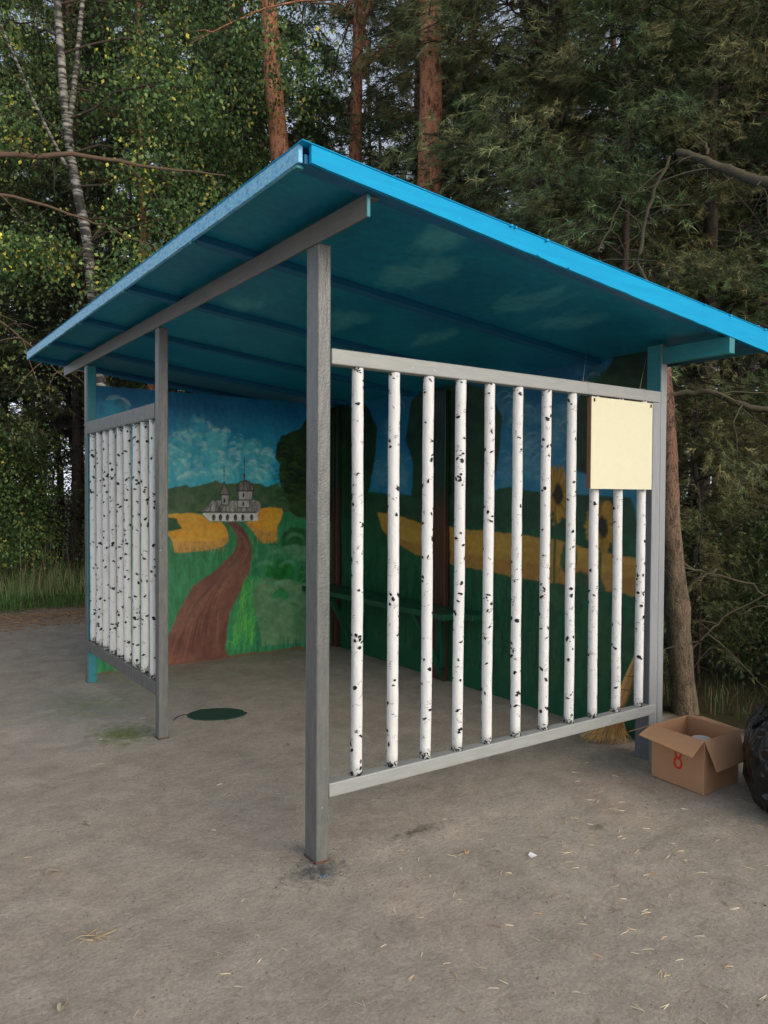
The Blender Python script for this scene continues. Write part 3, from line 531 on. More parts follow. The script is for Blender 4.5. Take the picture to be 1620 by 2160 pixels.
# white poles painted with birch marks
def pole(rng, x, y, z0, z1, r, nb, nf, big=1.0):
    n, k = 18, 34; zs = np.linspace(z0, z1, k); V = []
    px = x + np.cumsum(rng.normal(0, .0004, k)); py = y + np.cumsum(rng.normal(0, .0004, k)); rr = r * (1 + rng.normal(0, .014, k)); rr = np.convolve(np.pad(rr, 1, 'edge'), [.25, .5, .25], 'valid')
    V, F = tube_np(np.stack([px, py, zs], -1), rr, n)
    V = V.reshape(k, n, 3); lum = 1 + rng.normal(0, .010, (k, n, 1)); ctr = np.stack([px, py, zs], -1)[:, None, :]; V = (ctr + (V - ctr) * lum).reshape(-1, 3)
    V = V.tolist(); F3 = F.tolist(); mi = [0] * len(F3)
    F3.append(list(range(n))[::-1]); F3.append([len(V) - n + i for i in range(n)]); mi += [0, 0]
    def mark(a, z, wa, hz, m, sk):
        q = rng.integers(7, 11); base = len(V)
        cx, cy = np.interp(z, zs, px), np.interp(z, zs, py); rad = r * 1.035 + rng.uniform(.0003, .0009)
        V.append([cx + (rad + .0006) * math.cos(a), cy + (rad + .0006) * math.sin(a), z])
        for i in range(q):
            t = 2 * math.pi * i / q; s = rng.uniform(.55, 1.25); da = wa * s * math.cos(t) / r; dz = hz * s * math.sin(t) + sk * wa * math.cos(t)
            V.append([cx + rad * math.cos(a + da), cy + rad * math.sin(a + da), z + dz])
        for i in range(q): F3.append([base, base + 1 + i, base + 1 + (i + 1) % q]); mi.append(m)
    for q in range(nb):
        a, z = rng.uniform(0, 2 * math.pi), rng.uniform(z0 + .03, z1 - .03)
        mark(a, z, rng.uniform(.0045, .011) * big, rng.uniform(.0035, .0095) * big, 1, rng.normal(0, .35))
        if rng.random() < .45:
            for e in range(rng.integers(1, 4)): mark(a + rng.normal(0, .3), z + rng.normal(0, .008), rng.uniform(.003, .006), rng.uniform(.0010, .0025), 1, rng.normal(0, .5))
    for q in range(nf):
        a, z = rng.uniform(0, 2 * math.pi), rng.uniform(z0 + .02, z1 - .02); 
        for e in range(rng.integers(2, 6)): mark(a + rng.normal(0, .22), z + rng.normal(0, .006), rng.uniform(.0025, .008), rng.uniform(.0008, .0020), 2 if rng.random() < .8 else 1, rng.normal(0, .5))
    for zz, cnt in ((z0 + .010, 44), (z1 - .012, 12)):
        for q in range(cnt): mark(rng.uniform(0, 6.28), zz + rng.normal(0, .009), rng.uniform(.003, .008), rng.uniform(.002, .006), 1, rng.normal(0, .8))
    me = bpy.data.meshes.new('pole'); me.from_pydata(V, [], F3)
    for mm in (WHITE, BLACKMARK, FAINTMARK): me.materials.append(mm)
    me.polygons.foreach_set('material_index', mi); me.polygons.foreach_set('use_smooth', [True] * len(F3)); me.update()
    return link(bpy.data.objects.new('pole', me), sh)
rng = np.random.default_rng(5)
for x in (0.213, 0.405, 0.596, 0.787, 0.981, 1.177, 1.376, 1.573, 1.768, 1.964, 2.169):
    pole(rng, x, 0.024, 0.330, 2.092, 0.0255, 50, 80, 1.2)
for k in range(9):
    pole(rng, 0.024, 2.052 + 0.093 + k * 0.1855, 0.354, 2.020, 0.0252, 58, 60, 1.4)
# walls with murals
c = paint_left_wall(); F = c.faces(); n0 = len(c.A)
X = c.A; Zc = c.B; dep = fnoise(c.A * 30, c.B * 12, 77) * 0.0012
V = np.stack([X, 3.99 + dep, Zc], -1)
wl = npmesh('end_wall', V, F, MURAL, sh, True, col=c.C); wl['label'] = 'end wall painted with a church, a brown path and yellow fields'
one('wall_backing', TEAL, (0.10, 3.994, -0.02), (2.52, 4.02, 2.455), wl, 0)
c = paint_back_wall(); F = c.faces()[:, ::-1]
V = np.stack([2.505 + fnoise(c.A * 12, c.B * 30, 78) * 0.0012, c.A, c.B], -1)
wb = npmesh('back_wall', V, F, MURAL, sh, True, col=c.C); wb['label'] = 'long back wall painted with dark trees, sunflowers and an ochre field'
one('wall_backing', TEAL, (2.510, 0.125, -0.02), (2.535, 4.02, 2.50), wb, 0)
def column_mat():
    m, t, b = newmat('painted_trunk_column'); v = coords(t); sx = t.nodes.new('ShaderNodeSeparateXYZ'); t.links.new(v, sx.inputs[0])
    n = noise(t, coords(t, (40, 40, 5)), 1, 4); ad = t.nodes.new('ShaderNodeMath'); ad.operation = 'MULTIPLY_ADD'; t.links.new(n, ad.inputs[0]); ad.inputs[1].default_value = 0.8; t.links.new(sx.outputs[2], ad.inputs[2])
    f = t.nodes.new('ShaderNodeMapRange'); f.inputs['From Min'].default_value = 1.75; f.inputs['From Max'].default_value = 2.05; t.links.new(ad.outputs[0], f.inputs[0])
    br = mix(t, n, (0.05, 0.02, 0.014), (0.10, 0.042, 0.03)); gr = mix(t, n, (0.008, 0.022, 0.012), (0.018, 0.045, 0.022))
    t.links.new(mix(t, f.outputs[0], br, gr), b.inputs['Base Color']); b.inputs['Roughness'].default_value = 0.3; bump(t, b, n, 0.5, 0.004); return m
CM = column_mat()
for y0, y1 in ((2.15, 2.36), (3.86, 3.97)):
    m = MB(); m.box((2.455, y0, 0.0), (2.500, y0 + .035, 2.42)); m.box((2.455, y1 - .035, 0.0), (2.500, y1, 2.42)); m.box((2.47, y0 + .034, 0.0), (2.500, y1 - .034, 2.42))
    part(m, 'wall_column', CM, sh, 0.003)
# roof: deck, joists, fascias, sheet. The plane falls towards the back.
def zr(x): return 2.700 - 0.100 * (x + 0.31)                 # joist underside
def zt(x): return 2.762 - 0.0905 * (x + 0.31)                # top edge
X0, X1, Y0, Y1 = -0.31, 2.70, -0.425, 4.48
c = paint_ceiling(); V = np.stack([c.A, c.B, 2.7345 - 0.100 * (c.A + .31)], -1)
roof = npmesh('roof', V, c.faces()[:, ::-1], MURAL, sh, True, col=c.C); roof['label'] = 'sloping roof with sky blue ceiling and painted clouds'
# keep the ceiling inside the fascias
me = roof.data; co = np.empty(len(me.vertices) * 3, dtype=np.float32); me.vertices.foreach_get('co', co); co = co.reshape(-1, 3)
co[:, 0] = np.clip(co[:, 0], X0 + .02, X1 - .02); co[:, 2] = 2.7345 - 0.1 * (co[:, 0] + .31); me.vertices.foreach_set('co', co.ravel()); me.update()
m = MB(); a, b = X0 - .003, X1 + .012
m.hexa([(a, Y0 - .004, zt(a)), (b, Y0 - .004, zt(b)), (b, Y1 + .01, zt(b)), (a, Y1 + .01, zt(a)), (a, Y0 - .004, zt(a) + .003), (b, Y0 - .004, zt(b) + .003), (b, Y1 + .01, zt(b) + .003), (a, Y1 + .01, zt(a) + .003)])
m.build('roof_sheet', CYAN, roof, False, 0)
JM = paint('joist_blue_paint', (0.008, 0.15, 0.32), (0.006, 0.12, 0.26), 0.5, (6, 40, 40), 0.4, None, 0.4)
for y in (-0.40, 0.60, 1.64, 2.65, 3.62, 4.40):
    m = MB(); p, q = X0 + .022, X1 - .022; h = 0.034
    m.hexa([(p, y, zr(p)), (q, y, zr(q)), (q, y + .07, zr(q)), (p, y + .07, zr(p)), (p, y, zr(p) + h), (q, y, zr(q) + h), (q, y + .07, zr(q) + h), (p, y + .07, zr(p) + h)])
    m.build('joist', JM, roof, False, 0.002)
    t_ = MB(); t_.box((X0 + .001, y + .02, zr(X0) - .014), (X0 + .03, y + .045, zr(X0) - .001)); t_.build('joist_tip', TEAL, roof, False, 0.003)
def fascia(name, mat, p, q, th_axis, th, zl):
    (xa, ya), (xb, yb) = p, q; dx, dy = (th, 0) if th_axis == 0 else (0, th)
    lo = [zl[0], zl[1]]; hi = [zt(xa) - .001, zt(xb) - .001]
    m = MB(); n = max(8, int(math.hypot(xb - xa, yb - ya) / 0.06)); rg = np.random.default_rng(int(abs(xa * 100)) + 3)
    wv = rg.normal(0, .0008, (n + 1, 2)); L = []
    for k in range(n + 1):
        s = k / n; x, y = xa + (xb - xa) * s, ya + (yb - ya) * s; l = lo[0] + (lo[1] - lo[0]) * s + wv[k, 0]; h = hi[0] + (hi[1] - hi[0]) * s
        L += [(x, y, l), (x + dx, y + dy, l), (x + dx, y + dy, h), (x, y, h)]
    Fq = []
    for k in range(n):
        a_, b_ = 4 * k, 4 * k + 4
        for i in range(4): Fq.append((a_ + i, a_ + (i + 1) % 4, b_ + (i + 1) % 4, b_ + i))
    Fq += [(3, 2, 1, 0), (4 * n, 4 * n + 1, 4 * n + 2, 4 * n + 3)]
    m.add(L, Fq); return m.build(name, mat, roof, False, 0)
f1 = fascia('front_fascia', LIGHTBLUE, (X0, Y0 + .03), (X0, Y1), 0, 0.016, (zr(X0), zr(X0))); f1['label'] = 'mottled pale blue front fascia'
f2 = fascia('side_fascia', CYAN, (X0 + .035, Y0), (X1, Y0), 1, 0.016, (2.695, 2.372)); f2['label'] = 'bright cyan side fascia'
fascia('side_fascia', CYAN, (X0 + .035, Y1 - .016), (X1, Y1 - .016), 1, 0.016, (2.695, 2.372))
m = MB(); m.box((X1 - .016, Y0 + .02, 2.372), (X1, Y1 - .02, zt(X1) - .001)); m.build('rear_fascia', DARKTIN, roof, False, 0)
DRIP = flat('dried_paint', (0.01, 0.44, 0.74), 0.4); rg = np.random.default_rng(8)                                  # blobs of dried paint along the upper and lower edges
for s in np.sort(rg.uniform(0, 1, 8)):
    x = X0 + .04 + s * (X1 - X0 - .05); z = zt(x) - .002 if rg.random() < .75 else (2.695 + (2.372 - 2.695) * s) + .002
    w_ = rg.uniform(.004, .012); m = MB(); m.hexa([(x - w_, Y0 - .013, z - rg.uniform(.003, .009)), (x + w_, Y0 - .013, z - .004), (x + w_, Y0 - .0005, z - .004), (x - w_, Y0 - .0005, z - .004), (x - w_ * .6, Y0 - .013, z + .004), (x + w_ * .6, Y0 - .013, z + .004), (x + w_, Y0 - .0005, z + .004), (x - w_, Y0 - .0005, z + .004)])
    m.build('paint_drip', DRIP, f2, False, 0.002)

# ------------------------------------------------------------------ bench fixed to the back wall
be = empty('wall_bench', (2.3, 2.8, 0)); tag(be, 'dark green plank bench on angled brackets along the back wall', 'bench')
def ch(mb, name, mat, parent, off, bevel=0.003):
    mb.v = [(x - off[0], y - off[1], z - off[2]) for x, y, z in mb.v]; return mb.build(name, mat, parent, False, bevel)
bo = (2.3, 2.8, 0)
m = MB(); m.box((2.13, 1.76, 0.585), (2.29, 3.985, 0.632)); ch(m, 'seat_board', DKGREEN, be, bo)
m = MB(); m.box((2.297, 1.62, 0.585), (2.452, 3.985, 0.632)); ch(m, 'seat_board', DKGREEN, be, bo)
for y in (2.16, 3.50):
    m = MB(); m.box((2.455, y - .03, 0.03), (2.498, y + .05, 0.584)) if y > 3 else m.box((2.405, y - .03, 0.12), (2.453, y + .04, 0.584)); ch(m, 'wall_upright', DKGREEN, be, bo)
    m = MB(); y2 = y + .035; m.hexa([(2.455, y, 0.0), (2.50, y, 0.0), (2.50, y2, 0.0), (2.455, y2, 0.0), (2.15, y, 0.584), (2.20, y, 0.584), (2.20, y2, 0.584), (2.15, y2, 0.584)]); ch(m, 'brace', DKGREEN, be, bo)
    m = MB(); m.box((2.15, y - .01, 0.545), (2.40, y + .03, 0.5835)); ch(m, 'bearer', DKGREEN, be, bo)

# ------------------------------------------------------------------ notice board hung from the rail
nb = empty('notice_board', (1.97, -0.02, 1.585)); tag(nb, 'blank cream notice board in a brown frame hanging by strings from the top rail', 'notice board')
off = (1.97, -0.02, 1.585)
WOOD = paint('brown_frame_wood', (0.20, 0.085, 0.04), (0.14, 0.06, 0.03), 0.5, (40, 40, 6), 0.4, None, 0.5)
m = MB(); m.box((1.656, -0.034, 1.589), (2.180, -0.008, 2.077)); ch(m, 'frame', WOOD, nb, off, 0.002)
mt_, t, b = newmat('cream_panel'); n = noise(t, coords(t), 40, 4); n2 = noise(t, coords(t), 5, 3)
t.links.new(mix(t, n, (0.71, 0.68, 0.47), (0.78, 0.745, 0.53)), b.inputs['Base Color']); b.inputs['Roughness'].default_value = 0.55; bump(t, b, n2, 0.1, 0.004)
m = MB(); m.box((1.658, -0.037, 1.587), (2.182, -0.0345, 2.079)); ch(m, 'panel', mt_, nb, off, 0)
STR = flat('string', (0.45, 0.45, 0.40), 0.8)
for x, zx, xt in ((1.678, 2.064, (2.328, .573, 2.468)), (2.165, 2.064, (2.495, .238, 2.42))):
    m = MB(); m.tube([(x, -0.039, zx), (x - .010, -0.018, 2.128), (x - .02, -0.009, 2.163), (x - .026, 0.02, 2.166)], .0012, 5); ch(m, 'string', STR, nb, off, 0)
    m = MB(); m.tube([(x - .026, 0.02, 2.165), xt], .0012, 5); ch(m, 'string', STR, nb, off, 0)
    m = MB(); m.box((x - .004, -0.0415, zx - .010), (x + .004, -0.037, zx + .008)); ch(m, 'nail', BLACKMARK, nb, off, 0)

# ------------------------------------------------------------------ floor cover plate
GP = flat('green_plate', (0.022, 0.062, 0.045), 0.6)
m = MB(); rg = np.random.default_rng(3); n = 26; P = []
cx, cy = 0.520, 2.300; a1 = np.array([0.185, -0.085]); a2 = np.array([0.06, 0.135])
for k in range(n):
    t = 2 * math.pi * k / n; s = 1 + rg.normal(0, .02); p = a1 * math.cos(t) * s + a2 * math.sin(t) * s; P.append(p)
V = [(p[0], p[1], -.01) for p in P] + [(p[0], p[1], .002) for p in P] + [(p[0] * .96, p[1] * .96, .0045) for p in P]
Fq = [[2 * n + i for i in range(n)]] + [(i, (i + 1) % n, n + (i + 1) % n, n + i) for i in range(n)] + [(n + i, n + (i + 1) % n, 2 * n + (i + 1) % n, 2 * n + i) for i in range(n)]
m.add(V, Fq); pl = m.build('cover_plate', GP, None, False, 0, loc=(cx, cy, 0)); tag(pl, 'dark green round plate lying flat on the shelter floor', 'cover plate')
# ------------------------------------------------------------------ cardboard box
def cardboard():
    m, t, b = newmat('cardboard'); v = coords(t)
    n = noise(t, v, 9, 4); n2 = noise(t, coords(t, (150, 150, 6)), 1.0, 2)
    c = mix(t, n, (0.38, 0.20, 0.10), (0.50, 0.275, 0.15)); c = mix(t, 0.12, c, mix(t, n2, (0.2, 0.12, 0.07), (0.5, 0.33, 0.2)))
    t.links.new(c, b.inputs['Base Color']); b.inputs['Roughness'].default_value = 0.75; bump(t, b, n2, 0.15, 0.002); return m
CARD = cardboard(); REDINK = flat('red_ink', (0.62, 0.03, 0.025), 0.7)
bx = empty('cardboard_box', (2.19, -0.33, 0)); tag(bx, 'open cardboard box with a red 8, flaps folded out, beside the black bag', 'cardboard box'); off = (2.19, -0.33, 0)
A, B, C_, D_ = (2.038, -0.166), (2.015, -0.497), (2.338, -0.496), (2.36, -0.166); H = 0.288
def slab(m, p, q, th, z0=0.002, z1=H):
    p, q = np.array(p), np.array(q); d = q - p; n = np.array([-d[1], d[0]]) / np.linalg.norm(d) * th
    P = [(*p, z0), (*q, z0), (*(q + n), z0), (*(p + n), z0), (*p, z1), (*q, z1), (*(q + n), z1), (*(p + n), z1)]; m.hexa(P)
m = MB(); slab(m, A, B, .005); slab(m, B, C_, .005); slab(m, C_, D_, .005); slab(m, D_, A, .005); m.hexa([(*p, z) for z in (.002, .007) for p in (A, B, C_, D_)]); ch(m, 'body', CARD, bx, off, 0.001)
def flap(p, q, t1, t2, mid=0.0, label=None):
    m = MB(); n = 6; P = []
    a, b_, c1, c2 = [np.array(v, float) for v in ((*p, H), (*q, H), t1, t2)]
    nr = np.cross(b_ - a, c1 - a); nr /= np.linalg.norm(nr); nr *= -0.0045 if nr[2] > 0 else 0.0045
    top, bot = [], []
    for i in range(n + 1):
        s = i / n; e = math.sin(s * math.pi) * mid
        top.append([a + (c1 - a) * s + [0, 0, e], b_ + (c2 - b_) * s + [0, 0, e * .6]])
    V = [v for r in top for v in r] + [v + nr for r in top for v in r]; k = 2 * (n + 1); F = []
    for i in range(n): F += [(2*i, 2*i+1, 2*i+3, 2*i+2), (k+2*i+2, k+2*i+3, k+2*i+1, k+2*i), (2*i, 2*i+2, k+2*i+2, k+2*i), (2*i+3, 2*i+1, k+2*i+1, k+2*i+3)]
    F += [(1, 0, k, k+1), (2*n, 2*n+1, k+2*n+1, k+2*n)]
    m.add(V, F); o = ch(m, 'flap', CARD, bx, off, 0)
    return o
flap(B, A, (1.862, -0.525, .240), (1.888, -0.190, .264), .004)
flap(C_, B, (2.300, -0.565, .150), (2.022, -0.568, .146), .006)
flap(A, D_, (2.030, -0.020, .215), (2.375, -0.030, .225))
flap(D_, C_, (2.50, -0.180, .262), (2.475, -0.470, .250))
m = MB()                                                            # the figure 8 printed on the front
def yf(y): return 2.038 + (y + .166) / (-.331) * (-.023) - .0012
for cy_, cz_, ry, rz, wd in ((-.338, .178, .0175, .024, .0115), (-.338, .126, .0225, .027, .0125)):
    n = 28; V = []
    for i in range(n):
        a = 2 * math.pi * i / n
        for s in (1.0, -1.0): y = cy_ + (ry + s * wd / 2) * math.cos(a); V.append((yf(y) + (0.0002 if cz_ > .15 else 0), y, cz_ + (rz + s * wd / 2) * math.sin(a)))
    m.add(V, [(2*i, 2*i+1, (2*i+3) % (2*n), (2*i+2) % (2*n)) for i in range(n)])
ch(m, 'printed_number', REDINK, bx, off, 0)
# tin inside the box
tn = empty('tin_can', (2.098, -0.428, 0.008)); tag(tn, 'round tin with a blue label and silver lid standing inside the cardboard box', 'tin can')
SILV, _t, _b = newmat('tin_metal'); _b.inputs['Base Color'].default_value = (.62, .63, .62, 1); _b.inputs['Metallic'].default_value = .15; _b.inputs['Roughness'].default_value = .25
BLUEL = flat('blue_tin_label', (0.05, 0.16, 0.34), 0.4)
m = MB(); m.tube([(0, 0, 0), (0, 0, .255)], .045, 28); m.build('body', BLUEL, tn, True, 0)
m = MB(); m.tube([(0, 0, .256), (0, 0, .264), (0, 0, .2641), (0, 0, .258)], [.047, .047, .040, .040], 28); m.build('lid', SILV, tn, False, 0)

# ------------------------------------------------------------------ black rubbish bag
def bag():
    m, t, b = newmat('black_plastic'); v = coords(t)
    b.inputs['Base Color'].default_value = (0.003, 0.0035, 0.005, 1); b.inputs['Roughness'].default_value = 0.2; b.inputs['Specular IOR Level'].default_value = 0.5
    nz = t.nodes.new('ShaderNodeTexNoise'); nz.inputs['Scale'].default_value = 3.0; t.links.new(v, nz.inputs['Vector'])
    va = t.nodes.new('ShaderNodeVectorMath'); va.operation = 'MULTIPLY_ADD'; t.links.new(nz.outputs['Color'], va.inputs[0]); va.inputs[1].default_value = (.5, .5, .25)
    t.links.new(coords(t, (1, 1, .45)), va.inputs[2]); vo = t.nodes.new('ShaderNodeTexVoronoi'); vo.inputs['Scale'].default_value = 7.5; t.links.new(va.outputs[0], vo.inputs['Vector'])
    vo2 = t.nodes.new('ShaderNodeTexVoronoi'); vo2.inputs['Scale'].default_value = 21.0; t.links.new(va.outputs[0], vo2.inputs['Vector'])
    p_ = bump(t, b, vo.outputs['Distance'], 0.9, 0.06); bump(t, b, vo2.outputs['Distance'], 0.5, 0.015, p_)
    nu, nv = 200, 130; u = np.linspace(0, 2 * np.pi, nu, endpoint=False); s = np.linspace(0, 1, nv); U, S = np.meshgrid(u, s, indexing='ij')
    zt_ = np.array([0, .0, .03, .12, .26, .42, .54, .62, .66, .70, .78]); rt = np.array([.0, .30, .40, .455, .46, .42, .32, .18, .06, .035, .11]); st = np.array([0, .1, .2, .3, .45, .6, .72, .82, .9, .94, 1.0])
    R = np.interp(S, st, rt); Z = np.interp(S, st, zt_)
    ux, uy = np.cos(U), np.sin(U)
    low = fnoise(ux * 1.0 + 5, uy * 1.0 + Z * 2.2, 31, 2) * .14
    ph = fnoise(ux * 2.0, uy * 2.0 + Z * 2, 33, 2) * 5
    f1 = (1 - np.abs(np.sin(U * 9 + ph))) ** 2 * np.clip((Z - .30) / .3, 0, 1) * -.07
    f2 = (1 - np.abs(np.sin(U * 14 + ph * 1.7 + Z * 9))) ** 3 * -.012
    cr = -np.abs(fnoise(ux * 2.2 + Z * 2, uy * 2.2 - Z * 3, 36, 2)) * .05 * np.clip(Z / .06, 0, 1)
    R = R * (1 + low + (f1 + f2 + cr) * np.clip(R / .1, 0, 1) * 2.0)
    V = np.stack([R * ux, R * uy * .95, Z - .004 + 0 * R], -1).reshape(-1, 3)
    i = np.arange(nu)[:, None] * nv; i2 = ((np.arange(nu) + 1) % nu)[:, None] * nv; j = np.arange(nv - 1)[None]
    F = np.stack([i + j, i2 + j, i2 + j + 1, i + j + 1], -1).reshape(-1, 4)
    r = empty('rubbish_bag', (2.37, -0.99, 0)); tag(r, 'full black plastic rubbish bag slumped at the right beside the cardboard box', 'rubbish bag')
    npmesh('bag', V, F, m, r, True)
    k = MB(); a = np.linspace(0, 2 * np.pi, 20); k.tube(np.stack([.045 * np.cos(a), .045 * np.sin(a), .665 + .01 * np.sin(a * 2)], -1), .012, 8); k.build('tie', m, r, True)
bag()

# ------------------------------------------------------------------ straw broom
def straw_mat():
    m, t, b = newmat('straw'); a = t.nodes.new('ShaderNodeVertexColor'); a.layer_name = 'Col'; t.links.new(a.outputs[0], b.inputs['Base Color']); b.inputs['Roughness'].default_value = .6; return m
STRAW = straw_mat()
def broom():
    r = empty('straw_broom', (2.28, 0.30, 0)); tag(r, 'short straw broom with flared bristles leaning behind the pole panel by the rear post', 'broom')
    rg = np.random.default_rng(4); o0 = np.array([2.28, .30, 0])
    ax = np.array([(2.31, .375, 0.012), (2.295, .32, .11), (2.262, .245, .235), (2.275, .205, .34), (2.285, .175, .44), (2.30, .145, .55), (2.312, .12, .64)]) - o0
    P = NP(); sp = np.array([.15, .082, .040, .036, .034, .021, .014])
    side = np.array([.62, -.52, 0]); side /= np.linalg.norm(side); side2 = np.array([.5, .85, .1]); side2 /= np.linalg.norm(side2)
    for q in range(420):
        a = rg.uniform(0, 2 * np.pi); k = rg.uniform(0, 1) ** .5; sx_, sy_ = math.cos(a) * k, math.sin(a) * k
        st = rg.uniform(0, .5) if rg.random() < .6 else 0; s = np.linspace(st, 6 - rg.uniform(0, .5), 11)
        pts = np.stack([np.interp(s, range(7), ax[:, i]) for i in range(3)], -1); w_ = np.interp(s, range(7), sp)
        j = rg.normal(0, .010, 2); fl = np.clip(1 - s, 0, 1)[:, None]
        pts = pts + side * (w_ * sx_)[:, None] + side2 * (w_ * sy_ * .55)[:, None] + fl * np.array([j[0], j[1], 0]) * 2
        pts[:, 2] = np.maximum(pts[:, 2], .004)
        V, F = tube_np(pts, np.linspace(.0012, .0019, 11), 4); cc = np.array([.78, .50, .21]) * rg.uniform(.5, 1.25) * np.array([1, rg.uniform(.88, 1.08), rg.uniform(.7, 1.1)])
        P.add(V, F, cc)
    P.build('bristles', STRAW, r)
    BIND = flat('binding_wire', (0.30, 0.22, 0.10), 0.5)
    for k in (2.35, 3.35, 4.2):
        c0 = np.array([np.interp(k, range(7), ax[:, i]) for i in range(3)]); w_ = np.interp(k, range(7), sp) * 1.06; a = np.linspace(0, 2 * np.pi, 24)
        m = MB(); m.tube(c0 + side[None] * (w_ * np.cos(a))[:, None] + side2[None] * (w_ * .58 * np.sin(a))[:, None], .0028, 6); m.build('binding', BIND, r, True)
    m = MB(); m.tube([ax[5], ax[6] + (ax[6] - ax[5]) * 1.1], .011, 10); m.build('handle', flat('broom_handle', (.33, .22, .11)), r, True)
broom()

# ------------------------------------------------------------------ litter on the ground
NEED = flat('dry_needle', (0.50, 0.40, 0.25), 0.6); rg = np.random.default_rng(12)
def needle_field(name, n, region, lens, cols, width, label=None):
    P = NP()
    for q in range(n):
        x, y = region(rg); L = rg.uniform(*lens); a = rg.normal(2.5, 1.0); cc = np.array(cols[rg.integers(len(cols))]) * rg.uniform(.7, 1.15)
        for e in range(2 if rg.random() < .7 else 1):
            b_ = a + (rg.normal(0, .10) if e else 0); L2 = L * rg.uniform(.75, 1); bend = rg.normal(0, .22)
            s = np.linspace(0, 1, 4); px = x + np.cumsum(np.cos(b_ + bend * s)) * L2 / 4; py = y + np.cumsum(np.sin(b_ + bend * s)) * L2 / 4
            V, F = tube_np(np.stack([px, py, ground_z(px, py) + .0025 + .002 * np.sin(s * 3) * rg.random()], -1), np.array([.9, 1, .95, .6]) * width, 4); P.add(V, F, cc)
    o = P.build(name, STRAW); tag(o, kind='stuff')
    if label: o['label'] = label
def reg_front(r):
    while True:
        x, y = r.uniform(-1.9, 2.4), r.uniform(-2.2, 0.25)
        k = 0.10 + 0.9 * np.clip((x - y * 0.9 - .15) / 1.0, 0, 1)
        if r.random() < k * (1 if y < -.25 else .3): return x, y
CN = ((.85, .70, .45), (.74, .56, .34), (.88, .78, .58), (.34, .21, .12))
needle_field('pine_needles', 420, reg_front, (.035, .066), CN, .00095)
needle_field('pine_needles', 70, lambda r: (r.uniform(-2.5, .2), r.uniform(-1.5, 3)), (.03, .055), CN, .0009)
needle_field('pine_needles', 3200, lambda r: (r.uniform(-6, 2.9), 7.35 + r.normal(0, .42)), (.05, .10), ((.40, .22, .10), (.50, .32, .17), (.25, .13, .07)), .003)
P = NP(); ico_v = np.array([(1,0,0),(-1,0,0),(0,1,0),(0,-1,0),(0,0,1),(0,0,-1)], float); ico_f = np.array([(0,2,4),(2,1,4),(1,3,4),(3,0,4),(2,0,5),(1,2,5),(3,1,5),(0,3,5)])
for q in range(5200):
    x, y = rg.uniform(-3, 3.2), rg.uniform(-2.3, 5.5)
    if rg.random() < .06: x, y = rg.normal(-.02, .13), rg.normal(-.04, .11)
    elif rg.random() < .75: x, y = rg.uniform(-2.2, 3.0), rg.uniform(-2.3, 1.2)
    s = rg.uniform(.0009, .0028) * (1.9 if rg.random() < .05 else 1); d = rg.random(); cc = (.42, .41, .39) if d < .35 else ((.05, .045, .04) if d < .8 else (.18, .12, .09))
    P.add(ico_v * rg.uniform(.6, 1.3, (6, 3)) * s + [x, y, float(ground_z(x, y)) + .001], ico_f, cc)
tag(P.build('gravel', STRAW), kind='stuff')
# single fallen leaves, a scrap of paper, a tuft of dry twigs
def leaf(loc, L, W, rz, col, label, curl=.012):
    n = 9; V = []; s = np.linspace(0, 1, n); wd = np.sin(np.pi * s ** .8) ** .8 * W / 2
    for k in range(n):
        for e in (-1, -.5, 0, .5, 1): V.append((s[k] * L - L / 2, wd[k] * e, .006 + curl * abs(e) ** 1.5 * math.sin(s[k] * 3.1) + .006 * math.sin(s[k] * 5)))
    F = [(5*k+i, 5*k+i+1, 5*k+5+i+1, 5*k+5+i) for k in range(n-1) for i in range(4)]
    m = MB(); m.add(V, F); mt = flat('dry_leaf', col, .7); r = empty('fallen_leaf', (loc[0], loc[1], float(ground_z(loc[0], loc[1])) - .002), rz); tag(r, label, 'leaf')
    o = m.build('blade', mt, r, True); md = o.modifiers.new('thick', 'SOLIDIFY'); md.thickness = .0008
    m = MB(); m.tube([(L * .45, 0, .008), (L * .62, .004, .010), (L * .8, .002, .004)], .0011, 5); m.build('stalk', mt, r, True)
leaf((-0.923, .545), .075, .032, .25, (.36, .31, .26), 'pale curled leaf lying on the dirt left of the dark front post')
leaf((-1.078, -.343), .060, .026, .9, (.40, .36, .27), 'beige leaf at the bottom left edge of the dirt foreground')
leaf((.591, -.273), .032, .024, 1.2, (.62, .36, .22), 'small orange leaf on the dirt in front of the bottom rail')
leaf((-.70, .93), .05, .02, 2.2, (.34, .29, .24), 'faint curled leaf behind the pale one, farther from the camera', .008)
leaf((.62, 1.42), .035, .015, .6, (.30, .2, .14), 'tiny brown leaf on the floor just inside the entrance')
m = MB(); m.add([(-.018, -.010, .003), (.016, -.014, .006), (.020, .010, .004), (.002, .016, .014), (-.014, .012, .005)], [(0, 1, 2, 3, 4)]); o = m.build('paper_scrap', flat('paper', (.8, .8, .8)), None, loc=(.807, -.458, float(ground_z(.807, -.458)))); md = o.modifiers.new('thick', 'SOLIDIFY'); md.thickness = .0006
tag(o, 'small white scrap of paper on the dirt right of the orange leaf', 'paper scrap')
m = MB(); m.box((-.006, -.004, .001), (.006, .004, .006)); o = m.build('blue_chip', flat('blue_chip_paint', (.05, .22, .5)), None, False, .001, loc=(-.02, -.10, float(ground_z(-.02, -.10)))); tag(o, 'tiny blue paint chip at the foot of the front post', 'paint chip')
tw = MB(); r2 = np.random.default_rng(2)
